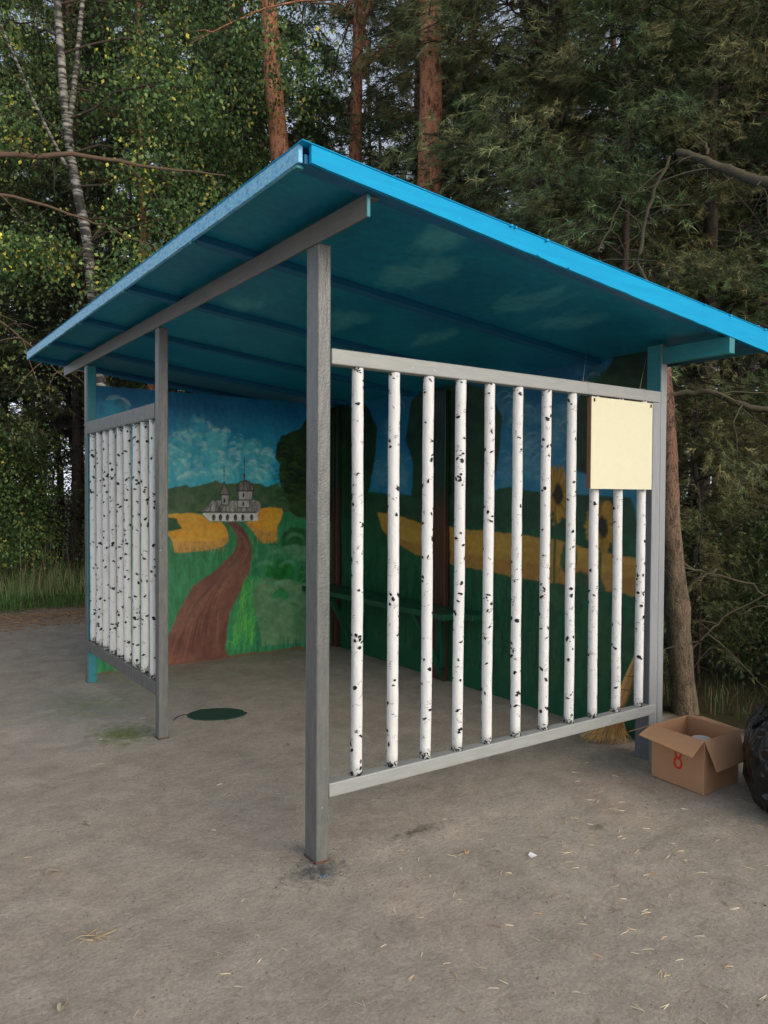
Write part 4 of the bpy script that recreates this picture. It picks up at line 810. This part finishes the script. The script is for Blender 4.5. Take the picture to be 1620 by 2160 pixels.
for q in range(16):
    a = r2.normal(-.5, .75) + (math.pi if q % 3 == 0 else 0); L = r2.uniform(.04, .10); x, y = r2.normal(0, .014, 2); z = r2.uniform(.004, .02)
    tw.tube([(x, y, z), (x + math.cos(a) * L * .5, y + math.sin(a) * L * .5, z + .010 * r2.random()), (x + math.cos(a + .3) * L, y + math.sin(a + .3) * L, .004 + .02 * r2.random())], [.0017, .0014, .0006], 5)
o = tw.build('dry_twigs', flat('dry_twigs', (.46, .36, .22)), None, True, loc=(-.91, -.019, float(ground_z(-.91, -.019)))); tag(o, 'little tuft of dry pale twigs lying on the dirt at lower left', 'twigs')
tw = MB(); tw.tube([(0, 0, .004), (.04, .05, .01), (.10, .07, .012), (.15, .06, .004)], [.003, .003, .0025, .001], 6)
o = tw.build('fallen_twig', flat('dark_twig', (.03, .03, .025)), None, True, loc=(.22, 2.32, float(ground_z(.22, 2.32)))); tag(o, 'thin dark twig on the floor between the green plate and the middle post', 'twig')
# ------------------------------------------------------------------ forest
def tufts_to_needles(rg, pos, axis, npt, L, Wd, spread, col, P, droop=0.15):
    n = len(pos); k = npt
    ax = np.repeat(axis, k, 0); d = ax * 0.75 + rg.normal(0, spread, (n * k, 3)); d[:, 2] -= droop * rg.random(n * k)
    d /= np.linalg.norm(d, axis=1)[:, None]
    base = np.repeat(pos, k, 0) - ax * (rg.random((n * k, 1)) * L * 1.5)
    ln = L * rg.uniform(.65, 1.1, (n * k, 1)); pr = np.cross(d, rg.normal(0, 1, (n * k, 3))); pr /= np.linalg.norm(pr, axis=1)[:, None]; pr *= Wd / 2
    V = np.stack([base - pr, base + pr, base + d * ln], 1).reshape(-1, 3); F = np.arange(n * k * 3).reshape(-1, 3)
    c = np.repeat(np.repeat(col, k, 0) * rg.uniform(.8, 1.2, (n * k, 1)), 3, 0)
    P.add(V, F, c)
def branchpath(rg, p0, a, L, el, droop, n=8, wob=.05):
    s = np.linspace(0, 1, n); r = s * L; z = np.sin(el) * r - droop * L * s ** 2; h = np.cos(el) * r
    aa = a + np.cumsum(rg.normal(0, wob, n)); pts = np.stack([np.cumsum(np.cos(aa) * np.gradient(h)), np.cumsum(np.sin(aa) * np.gradient(h)), z], -1); pts -= pts[0]
    pts[1:] += rg.normal(0, L * .012, (n - 1, 3)); return pts + p0
def pine(name, seed, H, r0, z0, z1, R, nb, tpb, npt=20, L=.075, Wd=.0045, dead=14, lean=(0, 0), mat=None, palette=None, deadz=(0.6, None), deadL=(.5, 1.6), bare_r=None, up=0.12, wavy=.02):
    rg = np.random.default_rng(seed); root = empty(name)
    n = 16; s = np.linspace(0, 1, n); w_ = np.cumsum(rg.normal(0, wavy, (n, 2)), 0); w_ -= w_[0]
    cx = lambda z: np.interp(z / H, s, w_[:, 0]) + lean[0] * z / H; cy = lambda z: np.interp(z / H, s, w_[:, 1]) + lean[1] * z / H
    zs = s * H - .1 * (s == 0); T = NP()
    V, F = tube_np(np.stack([cx(zs), cy(zs), zs], -1), r0 * (1 - .72 * s) * (1 + .35 * np.exp(-s * H / .35)), 12); T.add(V, F)
    P = NP(); pal = np.array(palette or [(.055, .088, .036), (.095, .135, .055), (.14, .165, .072), (.19, .175, .075)])
    pos, axs, bf = [], [], []
    for q in range(nb):
        f = (q + rg.random()) / nb; z = z0 + (z1 - z0) * f; Lb = R * (1 - .55 * f ** 1.5) * rg.uniform(.55, 1.1); a = rg.uniform(0, 2 * np.pi)
        el = up + .5 * f + rg.normal(0, .15); pts = branchpath(rg, np.array([cx(z), cy(z), z]), a, Lb, el, rg.uniform(.15, .45))
        V, F = tube_np(pts, np.linspace(r0 * .12 + .006, .003, 8), 5); T.add(V, F)
        m = tpb; t = rg.uniform(.22, 1, m) ** .8; bp = np.stack([np.interp(t, np.linspace(0, 1, 8), pts[:, i]) for i in range(3)], -1)
        tl = (pts[-1] - pts[-3]); tl /= np.linalg.norm(tl); sd = np.cross(tl, [0, 0, 1.]); sd /= np.linalg.norm(sd) + 1e-9
        off = rg.choice([-1, 1], m) * rg.uniform(0.02, .36, m) * Lb * (1.1 - t * .7)
        fw = np.abs(off) * .7; pz = rg.normal(0, .07, m) - np.abs(off) * rg.uniform(0, .45, m)
        p = bp + sd * off[:, None] + tl * fw[:, None]; p[:, 2] += pz
        ax = tl[None] * .8 + sd[None] * np.sign(off)[:, None] * .7 + rg.normal(0, .3, (m, 3)); ax[:, 2] -= .15; ax /= np.linalg.norm(ax, axis=1)[:, None]
        pos.append(p); axs.append(ax); bf.append(np.full((m, 1), rg.uniform(.7, 1.55)))
        for j in range(0, m, 5):                                          # twigs to some of the tufts
            V, F = tube_np(np.stack([bp[j], (bp[j] + p[j]) / 2 + [0, 0, .02], p[j]]), np.array([.007, .005, .003]), 3); T.add(V, F)
    pos, axs = np.concatenate(pos), np.concatenate(axs)
    clump = np.clip(fnoise(pos[:, 0] * 1.1 + seed, pos[:, 2] * 1.1 + pos[:, 1], seed, 2) * 2.2 + .45, 0, 1)
    ci = np.clip((clump * 2.6 + rg.random(len(pos)) * 1.1), 0, len(pal) - 1.01); i0 = ci.astype(int); fr = (ci - i0)[:, None]
    col = (pal[i0] * (1 - fr) + pal[i0 + 1] * fr) * rg.choice([.6, .85, 1.0, 1.25, 1.7], (len(pos), 1)) * np.concatenate(bf)
    tufts_to_needles(rg, pos, axs, npt, L, Wd, .42, col, P)
    dz1 = deadz[1] or z0 + 1
    for q in range(dead):
        z = rg.uniform(deadz[0], dz1); pts = branchpath(rg, np.array([cx(z), cy(z), z]), rg.uniform(0, 6.28), rg.uniform(*deadL), rg.uniform(-.2, .5), rg.uniform(0, .4), 8, .12)
        V, F = tube_np(pts, np.linspace(.013, .003, 8), 4); T.add(V, F)
        for e in range(4):
            k = rg.integers(2, 7); q2 = branchpath(rg, pts[k], rg.uniform(0, 6.28), rg.uniform(.15, .5), rg.uniform(-.5, .6), .2, 4, .2); V, F = tube_np(q2, np.linspace(.005, .0015, 4), 3); T.add(V, F)
    T.build('trunk', mat or BARK_PINE, root, True, col=False)
    P.build('crown', NEEDLE, root)
    return root
def leafcloud(rg, cen, rad, nstr, per, size, pal, P, hang=.5, T=None):
    """drooping leaf strings inside an ellipsoid"""
    d = rg.normal(0, 1, (nstr, 3)); d /= np.linalg.norm(d, axis=1)[:, None]; p0 = np.array(cen) + d * (rg.random((nstr, 1)) ** .45) * np.array(rad)
    out = np.stack([d[:, 0], d[:, 1], np.full(nstr, -hang)], -1) + rg.normal(0, .3, (nstr, 3)); out /= np.linalg.norm(out, axis=1)[:, None]
    s = rg.random((nstr, per, 1)); p = (p0[:, None] + out[:, None] * s * size * 9 + rg.normal(0, size * .9, (nstr, per, 3))).reshape(-1, 3); n = len(p)
    ax = rg.normal(0, .6, (n, 3)); ax[:, 2] -= .7; ax /= np.linalg.norm(ax, axis=1)[:, None]; sd = np.cross(ax, rg.normal(0, 1, (n, 3))); sd /= np.linalg.norm(sd, axis=1)[:, None]
    L = size * rg.uniform(.6, 1.15, (n, 1)); V = np.stack([p, p + ax * L * .42 + sd * L * .36, p + ax * L, p + ax * L * .42 - sd * L * .36], 1).reshape(-1, 3)
    F = np.arange(n * 4).reshape(-1, 4); pal = np.array(pal); pk = np.repeat(rg.choice(len(pal), nstr, p=np.array([.50, .30, .14, .06]) if len(pal) == 4 else None), per)
    sw = rg.random(n) < .25; pk[sw] = rg.choice(len(pal), sw.sum(), p=np.array([.5, .32, .12, .06]) if len(pal) == 4 else None)
    c = pal[pk] * rg.uniform(.7, 1.25, (n, 1)) * rg.uniform(.6, 2.0); P.add(V, F, np.repeat(c, 4, 0))
    if T is not None:
        for k in range(0, nstr, 6):
            V, F = tube_np(np.stack([p0[k], p0[k] + out[k] * size * 5, p0[k] + out[k] * size * 9]), np.array([.004, .003, .0015]), 3); T.add(V, F)
GREENS = [(.055, .110, .035), (.10, .17, .05), (.20, .27, .08), (.58, .50, .09)]
DGREENS = [(.035, .066, .022), (.055, .098, .032), (.085, .13, .04), (.15, .17, .045)]
LIT_GREENS = [(.12, .18, .06), (.18, .25, .08), (.28, .34, .11), (.5, .48, .12)]  # brighter leaf tones with the sunlight put into the colour
def copy_thing(src, x, y, rz=0, sc=1.0, label=None, group=None, name=None):
    r = src.copy(); COL.objects.link(r); r.location = (x, y, 0); r.rotation_euler = (0, 0, rz); r.scale = (sc, sc, sc)
    for chd in src.children: c_ = chd.copy(); COL.objects.link(c_); c_.parent = r
    if label: r['label'] = label
    if group: r['group'] = group
    return r

# --- three big orange-barked pines right behind the shelter
pa = pine('pine_tree', 11, 15, .185, 7.2, 14.5, 2.6, 34, 26, 14, .10, .007, 7, (0.05, 0.0), BARK_PINE, deadz=(3.0, 7.5), deadL=(.4, 1.3))
pa.location = (3.87, 4.37, 0); tag(pa, 'thick orange-barked pine trunk rising straight above the middle of the roof', 'pine tree')
pb = pine('pine_tree', 13, 14, .145, 8.6, 13.5, 2.2, 26, 24, 14, .10, .007, 6, (.0, .0), BARK_PINE, deadz=(3.2, 7.5), deadL=(.4, 1.2), wavy=.012)
pb.location = (4.85, 7.34, 0); tag(pb, 'second orange pine trunk, left of the thick one, with a limb rising right', 'pine tree')
T = NP(); V, F = tube_np(np.array([(0, 0, 8.0), (.22, -.15, 8.25), (.5, -.35, 8.42), (.85, -.6, 8.62), (1.5, -1.05, 9.1), (2.0, -1.4, 9.9)]), np.array([.075, .065, .055, .05, .035, .015]), 8); T.add(V, F)
V, F = tube_np(np.array([(.22, -.15, 8.25), (.1, -.1, 8.7), (.25, -.2, 9.3), (.2, -.2, 10.2)]), np.array([.05, .045, .035, .015]), 7); T.add(V, F); T.build('limb', BARK_PINE, pb, True, col=False)
pc = pine('pine_tree', 12, 15, .165, 7.8, 14.5, 2.4, 30, 26, 14, .10, .007, 8, (-.9, .3), BARK_PINE, deadz=(3.2, 7.5), deadL=(.4, 1.2))
pc.location = (3.32, 6.0, 0); tag(pc, 'orange pine trunk behind birch leaves, above the front corner of the roof', 'pine tree')
pd = copy_thing(pc, 2.55, 9.5, 1.0, .62, 'slim reddish pine trunk right of the white birch, half hidden by leaves'); pd['category'] = 'pine tree'

# --- a pine out of frame on the left whose long bare limbs cross the picture
pl_ = pine('pine_tree', 14, 13, .15, 8.2, 12.5, 2.2, 22, 22, 14, .10, .007, 3, (0, 0), BARK_PINE, deadz=(5.5, 7.5), deadL=(.4, 1.0), wavy=.01)
pl_.location = (-1.75, 5.4, 0); tag(pl_, 'pine at the left edge whose two long bare limbs reach in front of the birch', 'pine tree')
LT = flat('bare_limb', (.13, .085, .055), .85); rg = np.random.default_rng(6)
for PP, ra in (([(0, 0, 4.62), (.7, -.05, 4.62), (1.4, -.1, 4.73), (2.1, -.2, 4.86), (2.8, -.3, 4.88), (3.5, -.4, 4.94)], .042), ([(0, 0, 4.5), (.7, -.1, 4.40), (1.4, -.2, 4.33), (2.1, -.3, 4.22), (2.6, -.3, 4.10)], .026), ([(0, .1, 4.0), (.8, .2, 3.55), (1.5, .3, 3.2), (2.1, .4, 2.7)], .018)):
    T = NP(); PP = np.array(PP); k = len(PP); s = np.linspace(0, k - 1, k * 4); q_ = np.stack([np.interp(s, range(k), PP[:, i]) for i in range(3)], -1) + rg.normal(0, .012, (k * 4, 3))
    V, F = tube_np(q_, np.linspace(ra, ra * .2, k * 4), 8); T.add(V, F)
    for e in range(14):
        b_ = branchpath(rg, q_[rg.integers(3, k * 4)], rg.uniform(0, 6.28), rg.uniform(.2, .8), rg.uniform(-.7, .5), .3, 7, .2); V, F = tube_np(b_, np.linspace(.007, .0015, 7), 4); T.add(V, F)
    T.build('limb', LT, pl_, True, col=False)
# --- leaning pine beside the rear post, with its bent dead limbs
def right_pine():
    r = empty('pine_tree', (3.34, .5, 0)); tag(r, 'leaning brown pine trunk just right of the rear post with a broken limb reaching right', 'pine tree')
    P0 = np.array([(3.345, .49, -.1), (3.34, .50, .07), (3.305, .56, .85), (3.275, .60, 1.37), (3.262, .62, 2.05), (3.24, .64, 2.5), (3.22, .68, 3.02)]) - [3.34, .5, 0]
    s = np.linspace(0, 6, 30); pts = np.stack([np.interp(s, range(7), P0[:, i]) for i in range(3)], -1); rg = np.random.default_rng(3)
    rad = np.interp(s, range(7), [.108, .092, .082, .078, .062, .048, .020]) * (1 + rg.normal(0, .05, 30)); T = NP(); V, F = tube_np(pts, rad, 14); T.add(V, F)
    T.build('trunk', BARK_RIGHT, r, True, col=False)
    LB = flat('limb_bark', (.085, .072, .045), .85)
    def limb(P, r0, r1, tw=5, seed=1):
        q = np.random.default_rng(seed); P = np.array(P) - [3.34, .5, 0]; k = len(P); s = np.linspace(0, k - 1, k * 4); pts = np.stack([np.interp(s, range(k), P[:, i]) for i in range(3)], -1) + q.normal(0, .008, (k * 4, 3))
        T = NP(); V, F = tube_np(pts, np.linspace(r0, r1, k * 4) * (1 + q.normal(0, .05, k * 4)), 8); T.add(V, F)
        for e in range(tw):
            j = q.integers(4, k * 4); b_ = branchpath(q, pts[j], q.uniform(0, 6.28), q.uniform(.25, .8), q.uniform(-.6, .4), .4, 7, .18); V, F = tube_np(b_, np.linspace(.007, .0015, 7), 4); T.add(V, F)
            for g in range(2): c_ = branchpath(q, b_[q.integers(2, 6)], q.uniform(0, 6.28), q.uniform(.1, .35), q.uniform(-.6, .4), .3, 5, .2); V, F = tube_np(c_, np.linspace(.004, .001, 5), 3); T.add(V, F)
        T.build('limb', LB, r, True, col=False)
    limb([(3.29, .58, 4.01), (3.34, .50, 3.97), (3.41, .40, 3.89), (3.50, .26, 3.80), (3.59, .08, 3.69), (3.80, -.20, 3.52)], .024, .042, 9, 1)
    limb([(3.41, .40, 3.90), (3.38, .42, 4.02), (3.33, .48, 4.10)], .014, .007, 1, 2)
    limb([(3.22, .67, 2.85), (3.14, .80, 3.25), (3.17, .74, 3.62), (3.26, .62, 3.98)], .016, .012, 6, 3)
    limb([(3.23, .66, 2.55), (3.02, .95, 2.98), (2.98, 1.02, 3.38), (3.1, .9, 3.75)], .012, .005, 6, 4)
    limb([(3.27, .60, 2.28), (3.42, .38, 2.30), (3.58, .18, 2.17), (3.80, -.10, 2.12)], .020, .022, 8, 5)
    limb([(3.29, .57, 1.1), (3.45, .45, 1.0), (3.7, .2, .92), (3.9, .1, .70)], .010, .006, 5, 6)
    limb([(3.33, .50, .35), (3.42, .42, .55), (3.55, .30, .72), (3.75, .1, .86)], .010, .005, 5, 7)
    limb([(3.31, .55, .75), (3.38, .46, .95), (3.47, .36, 1.02)], .018, .011, 1, 8)
right_pine()

# --- birch
def birch():
    rg = np.random.default_rng(21); r = empty('birch_tree', (1.15, 7.4, 0)); tag(r, 'white-barked birch with two stems and yellowing leaves left of the roof', 'birch tree'); o0 = np.array([1.15, 7.4, 0])
    def trunk(P, r0, r1, nm='trunk'):
        P = np.array(P) - o0; k = len(P); s = np.linspace(0, k - 1, k * 5); pts = np.stack([np.interp(s, range(k), P[:, i]) for i in range(3)], -1); T = NP(); V, F = tube_np(pts, np.linspace(r0, r1, k * 5) * .78, 12); T.add(V, F); T.build(nm, BIRCH, r, True, col=False); return P
    A = trunk([(1.15, 7.4, -.1), (1.08, 7.4, 3.0), (.92, 7.42, 4.78), (.76, 7.46, 5.64), (.68, 7.48, 6.27), (.60, 7.5, 7.6), (.50, 7.5, 9.5), (.55, 7.5, 11)], .10, .04)
    trunk([(.72, 7.47, 6.05), (.80, 7.4, 6.9), (.92, 7.4, 8.2), (1.0, 7.4, 9.8)], .05, .025, 'stem')
    trunk([(.70, 7.46, 5.6), (.35, 7.3, 6.1), (-.1, 7.1, 6.9), (-.5, 6.9, 7.6)], .030, .014, 'stem')
    T = NP(); P = NP(); S_ = .060
    spots = []
    for z, a, L, el in ((3.9, -.6, 2.2, .35), (4.3, -.2, 3.0, .30), (4.7, -.9, 2.6, .35), (5.0, .3, 2.6, .3), (5.4, -.4, 3.2, .35), (5.8, -.1, 2.9, .4), (6.2, -.8, 3.0, .4), (6.6, .2, 2.4, .5), (7.0, -.5, 3.2, .45), (7.6, .0, 2.8, .5), (4.5, 2.4, 1.4, .5), (6.0, 2.8, 1.4, .6), (7.2, 2.0, 1.8, .6), (8.2, -.4, 2.6, .6), (8.6, 1.8, 2.0, .6), (9.2, -.3, 2.2, .7), (4.0, -1.2, 1.4, .4)):
        x = np.interp(z, A[::, 2], A[:, 0]); p = branchpath(rg, np.array([x, np.interp(z, A[:, 2], A[:, 1]), z]), a, L, el, .28, 9, .10); V, F = tube_np(p, np.linspace(.017, .003, 9), 6); T.add(V, F)
        for e in range(4):
            k = rg.integers(2, 8); q = branchpath(rg, p[k], a + rg.normal(0, .9), rg.uniform(.5, 1.1), rg.uniform(-.2, .5), .5, 6, .12); V, F = tube_np(q, np.linspace(.009, .002, 6), 4); T.add(V, F); spots.append(q[-2]); spots.append(q[3])
        spots += [p[3], p[5], p[7], p[8]]
    T.build('branches', flat('birch_twig', (.06, .045, .035), .8), r, True, col=False)
    for c_ in spots:
        leafcloud(rg, c_, (.42, .42, .34), 21, 11, S_, GREENS, P)
    P.build('crown', LEAF, r)
birch()
def leafy(name, seed, zc, clouds, per, size, pal, trunk_r=.05, H=6):
    rg = np.random.default_rng(seed); r = empty(name); T = NP(); P = NP(); s = np.linspace(0, 1, 8)
    V, F = tube_np(np.stack([np.cumsum(rg.normal(0, .06, 8)), np.cumsum(rg.normal(0, .06, 8)), s * H - .05], -1), np.linspace(trunk_r, trunk_r * .3, 8), 8); T.add(V, F)
    for k in range(clouds):
        z = rg.uniform(*zc); f = (z - zc[0]) / (zc[1] - zc[0]); R = (1 - .5 * f) * (H * .26); a = rg.uniform(0, 6.28); c_ = np.array([math.cos(a) * R * rg.random() ** .5, math.sin(a) * R * rg.random() ** .5, z])
        V, F = tube_np(np.stack([[0, 0, max(.1, z - .7)], c_ * [.5, .5, 1] - [0, 0, .25], c_]), np.array([.02, .012, .004]) * (H / 6 + .3), 5); T.add(V, F)
        leafcloud(rg, c_, (H * .075 + .1,) * 3, per, 10, size, pal, P)
    T.build('trunk', TWIG, r, True, col=False); P.build('crown', LEAF, r); return r
# broad-leaved tree whose foliage fills the space behind the birch
lt = leafy('broadleaf_tree', 31, (3.0, 10.5), 58, 24, .062, DGREENS, .12, 11); lt.location = (3.6, 9.2, 0); tag(lt, 'dense dark broad-leaved tree between the birch and the orange pines', 'tree')
l2 = leafy('broadleaf_tree', 33, (2.5, 9.5), 42, 20, .062, LIT_GREENS, .10, 10); l2.location = (-.9, 10.6, 0); tag(l2, 'broad-leaved tree with lit yellow-green leaves at the far left', 'tree')
l3 = copy_thing(lt, 7.2, 10.2, 4.0, .8, 'broad-leaved tree in the shade between two orange pine trunks'); l3['category'] = 'tree'

# --- bushy pines over the right half
bp = pine('pine_tree', 41, 11, .075, 2.9, 10.5, 2.6, 96, 80, 24, .10, .0070, 26, (0, 0), BARK_DARK, deadz=(.6, 3.6), deadL=(.5, 1.7))
bp.location = (4.95, 3.3, 0); tag(bp, 'bushy pine with drooping olive needles right of the thick orange trunk', 'pine tree')
LB_ = ['bushy pine with brownish needle tips behind the broken limb', 'bushy pine directly behind the thick orange trunk', 'bushy pine at the right edge above the rubbish bag', 'small bushy pine close behind the rear edge of the roof']
for (x, y, rz, sc), lb in zip(((5.9, 2.05, 2.0, 1.18), (6.0, 5.9, 4.1, 1.02), (7.0, .2, 1.1, 1.15), (4.6, 2.0, 5.2, .72)), LB_): copy_thing(bp, x, y, rz, sc, lb)['category'] = 'pine tree'
# --- far pines
FARPAL = [(.036, .058, .025), (.058, .082, .036), (.08, .10, .045), (.095, .105, .05)]
f1_ = pine('pine_tree', 51, 14, .12, 4.5, 13.5, 2.4, 50, 44, 14, .14, .016, 26, (.2, .1), BARK_DARK, FARPAL, (.8, 6), (.6, 1.9), wavy=.04)
f2_ = pine('pine_tree', 52, 13, .09, 3.2, 12.5, 2.1, 54, 44, 14, .14, .016, 30, (-.3, .1), BARK_DARK, FARPAL, (.6, 5), (.6, 1.8), wavy=.05)
f3_ = pine('pine_tree', 53, 12, .065, 2.2, 11.0, 1.7, 54, 38, 14, .14, .016, 34, (.2, -.3), BARK_DARK, FARPAL, (.5, 5), (.5, 1.5), wavy=.06)
protos = [f1_, f2_, f3_]; used = [False] * 3; rg = np.random.default_rng(77)
def place_far(x, y, k, label, group, sc=1.0):
    a = rg.uniform(0, 6.28)
    if not used[k]: o = protos[k]; used[k] = True; o.location = (x, y, 0); o.rotation_euler = (0, 0, a); o.scale = (sc,) * 3; tag(o, label, 'pine tree', group)
    else: o = copy_thing(protos[k], x, y, a, sc, label, group); o['category'] = 'pine tree'
for (x, y, k, sc), lb in zip(((1.9, 12.3, 1, 1.05), (2.25, 12.2, 2, 1.1), (2.0, 14.3, 2, 1.2), (.3, 12.8, 2, 1.0)),
    ('reddish pine trunk just left of the far front post', 'thin pine trunk touching the left edge of the far front post', 'slender pine behind the reddish trunk at left', 'slender dark pine behind the tall grass at the left edge')): place_far(x, y, k, lb, None, sc)
for px_, D_, k_, sc_, lb in ((1470, 10.5, 0, .75, 'brown pine trunk standing in the gap right of the leaning trunk'), (1505, 12.5, 1, .9, 'pine trunk between the leaning trunk and the right edge, partly hidden by needles'), (1548, 11.2, 0, .85, 'stout brown pine trunk near the right edge under the bare limb'), (1585, 14.0, 0, 1.1, 'tall brown pine trunk close to the right edge above the bag'), (1612, 11.8, 1, 1.0, 'pine trunk cut by the right edge of the picture'), (1525, 15.5, 0, 1.2, 'pine trunk deeper in the gap right of the leaning trunk')):
    a = math.radians(34.99) + math.atan((px_ - 810) / 1622.7); place_far(CAM[0] + D_ * math.sin(a), CAM[1] + D_ * math.cos(a), k_, lb, None, sc_)
placed = []; tries = 0
def azi(x, y): return math.degrees(math.atan2(x - CAM[0], y - CAM[1]))
while len(placed) < 84 and tries < 9000:
    tries += 1; D = 10.5 + 26 * rg.random() ** .85; a = math.radians(rg.uniform(3, 68)); x = CAM[0] + D * math.sin(a); y = CAM[1] + D * math.cos(a)
    if x < 4.2 and y < 11.5: continue
    if min([math.hypot(x - p, y - q) for p, q in placed] + [9]) < 1.0 + D * .035: continue
    if math.hypot(x - 1.9, y - 12.3) < 1.3: continue
    az = math.degrees(a)
    if (29 < az < 37.5 and D < 19) or (20 < az < 26 and D < 15) or (53 < az < 64 and D < 20): continue
    placed.append((x, y))
    side = 'left' if az < 22 else ('mid' if az < 45 else 'right'); dd = 'near' if D < 17 else ('deep' if D < 26 else 'far')
    lb = {'left': 'pine in the dark wood left of the shelter', 'mid': 'pine in the wood seen above the roof', 'right': 'pine in the dark wood right of the shelter'}[side]
    lb = {'near': 'nearer dark ', 'deep': 'thin dark ', 'far': 'distant thin dark '}[dd] + lb
    place_far(x, y, int(rg.integers(0, 3)), lb, lb.replace('pine in', 'pines in'), rg.uniform(.85, 1.25) * (1.0 if D < 22 else 1.2))
# --- low shrubs at the forest edge
s1 = leafy('shrub', 61, (.3, 2.0), 30, 26, .045, GREENS, .025, 2.2); s2 = leafy('shrub', 62, (.2, 1.5), 26, 26, .04, DGREENS, .02, 1.7)
us = [False, False]
for q, (x, y, k, sc) in enumerate([(.2, 11.2, 0, 1.35), (1.1, 12.6, 0, 1.3), (-.7, 12.2, 1, 1.6), (2.4, 10.9, 1, 1.3), (3.2, 11.8, 1, 1.5), (-1.8, 12.4, 0, 1.5), (4.6, 1.6, 1, .9), (4.9, .4, 1, 1.0), (4.7, -.9, 1, .9), (5.6, 2.9, 1, 1.1), (6.4, -.8, 1, .9), (9.0, .2, 1, 1.0), (8.6, 4.4, 1, 1.2), (11.5, 3, 1, 1.3), (11, 0.5, 1, 1.2), (1.9, 17, 1, 2.2), (4.5, 16, 1, 2.2), (-.5, 16, 1, 2.2), (14, 4, 1, 2.4), (14.5, .5, 1, 2.4), (-3.2, 13.5, 1, 2.2)]):
    src = (s1, s2)[k]; lf = 'left' if x < 3.9 else 'right'
    lb = ('light green shrub with yellow leaves at the wood edge left of the shelter' if k == 0 else 'dark low shrub on the forest floor %s of the shelter' % lf); gp = 'shrubs at the wood edge, %s %s' % (lf, 'light' if k == 0 else 'dark')
    if not us[k]: us[k] = True; src.location = (x, y, 0); src.scale = (sc,) * 3; tag(src, lb, 'shrub', gp)
    else: copy_thing(src, x, y, rg.uniform(0, 6.28), sc, lb, gp)['category'] = 'shrub'
# --- grass
def blades(name, n, region, hh, ww, pal, seed, lean=.35):
    rg = np.random.default_rng(seed); xy = np.array([region(rg) for _ in range(n)]); h = rg.uniform(*hh, n) * (.5 + rg.random(n) * .6); a = rg.uniform(0, 6.28, n); b_ = rg.uniform(0, 6.28, n); l = np.abs(rg.normal(0, lean, n)) * h
    base = np.stack([xy[:, 0], xy[:, 1], np.full(n, -.01)], -1); sd = np.stack([np.cos(a), np.sin(a), 0 * a], -1) * (ww * rg.uniform(.6, 1.2, n))[:, None]; ld = np.stack([np.cos(b_), np.sin(b_), 0 * b_], -1)
    m_ = base + ld * (l * .3)[:, None] + np.stack([0 * h, 0 * h, h * .6], -1); t_ = base + ld * l[:, None] + np.stack([0 * h, 0 * h, h], -1)
    V = np.stack([base - sd, base + sd, m_ + sd * .7, m_ - sd * .7, t_], 1).reshape(-1, 3); i = np.arange(n) * 5
    pal = np.array(pal); c = np.repeat(pal[rg.integers(0, len(pal), n)] * rg.uniform(.7, 1.3, (n, 1)), 5, 0); P = NP(); P.add(V, np.stack([i, i + 1, i + 2, i + 3], -1), c); P.T.append(np.stack([i + 3, i + 2, i + 4], -1))
    tag(P.build(name, LEAF), kind='stuff')
GP_ = [(.15, .25, .08), (.20, .31, .10), (.12, .19, .06), (.36, .35, .18), (.25, .29, .12)]
blades('short_grass', 9000, lambda r: (r.uniform(-7, 3.4), 8.1 + abs(r.normal(0, 1.1))), (.06, .18), .004, [(.10, .24, .05), (.14, .28, .07), (.09, .18, .045)], 1, .5)
blades('tall_grass', 9000, lambda r: (r.uniform(-7, 4.2), r.uniform(9.3, 12.8)), (.16, .50), .0045, [(.19, .31, .10), (.25, .38, .13), (.16, .25, .08), (.38, .38, .2), (.29, .34, .14)], 2)
blades('dry_grass', 500, lambda r: (r.uniform(-6, 3.5), r.uniform(9.6, 11.8)), (.7, 1.25), .006, [(.32, .26, .15), (.25, .20, .11)], 3, .2)
blades('forest_grass', 14000, lambda r: (3.55 + abs(r.normal(0, 1.5)), r.uniform(-5, 6)), (.04, .16), .0032, [(.05, .065, .022), (.075, .09, .032), (.09, .08, .038), (.12, .09, .05)], 4, .6)
blades('forest_grass', 160, lambda r: (3.42 + abs(r.normal(0, .12)), r.uniform(-1.2, 1.1)), (.10, .30), .004, [(.06, .11, .03), (.08, .13, .04), (.16, .13, .07)], 5, .35)
# low needle-bearing branches of young pines on the right
yp = pine('young_pine', 71, 2.6, .03, .25, 2.3, 1.1, 34, 34, 20, .075, .005, 4, (0, 0), BARK_DARK, [(.055, .075, .026), (.085, .10, .038), (.10, .12, .048), (.14, .13, .055)], (.1, .6), (.3, .6))
yp.location = (4.55, 1.25, 0); tag(yp, 'young low pine in the dark just right of the leaning trunk', 'young pine')
for (x, y, rz, sc), lb in zip(((4.05, .85, 1.2, .5), (5.25, .75, 2.6, .95), (6.2, 2.3, 4.0, 1.1), (5.6, 1.9, 5.0, 1.0), (7.4, 2.0, .6, 1.2)), ('smallest young pine, in the grass between the leaning trunk and the bag', 'young pine at the right edge above the black bag', 'young pine farther back between the brown trunks on the right', 'young pine behind the two nearest young ones on the right', 'young pine deepest in the wood at the right edge')): copy_thing(yp, x, y, rz, sc, lb)['category'] = 'young pine'
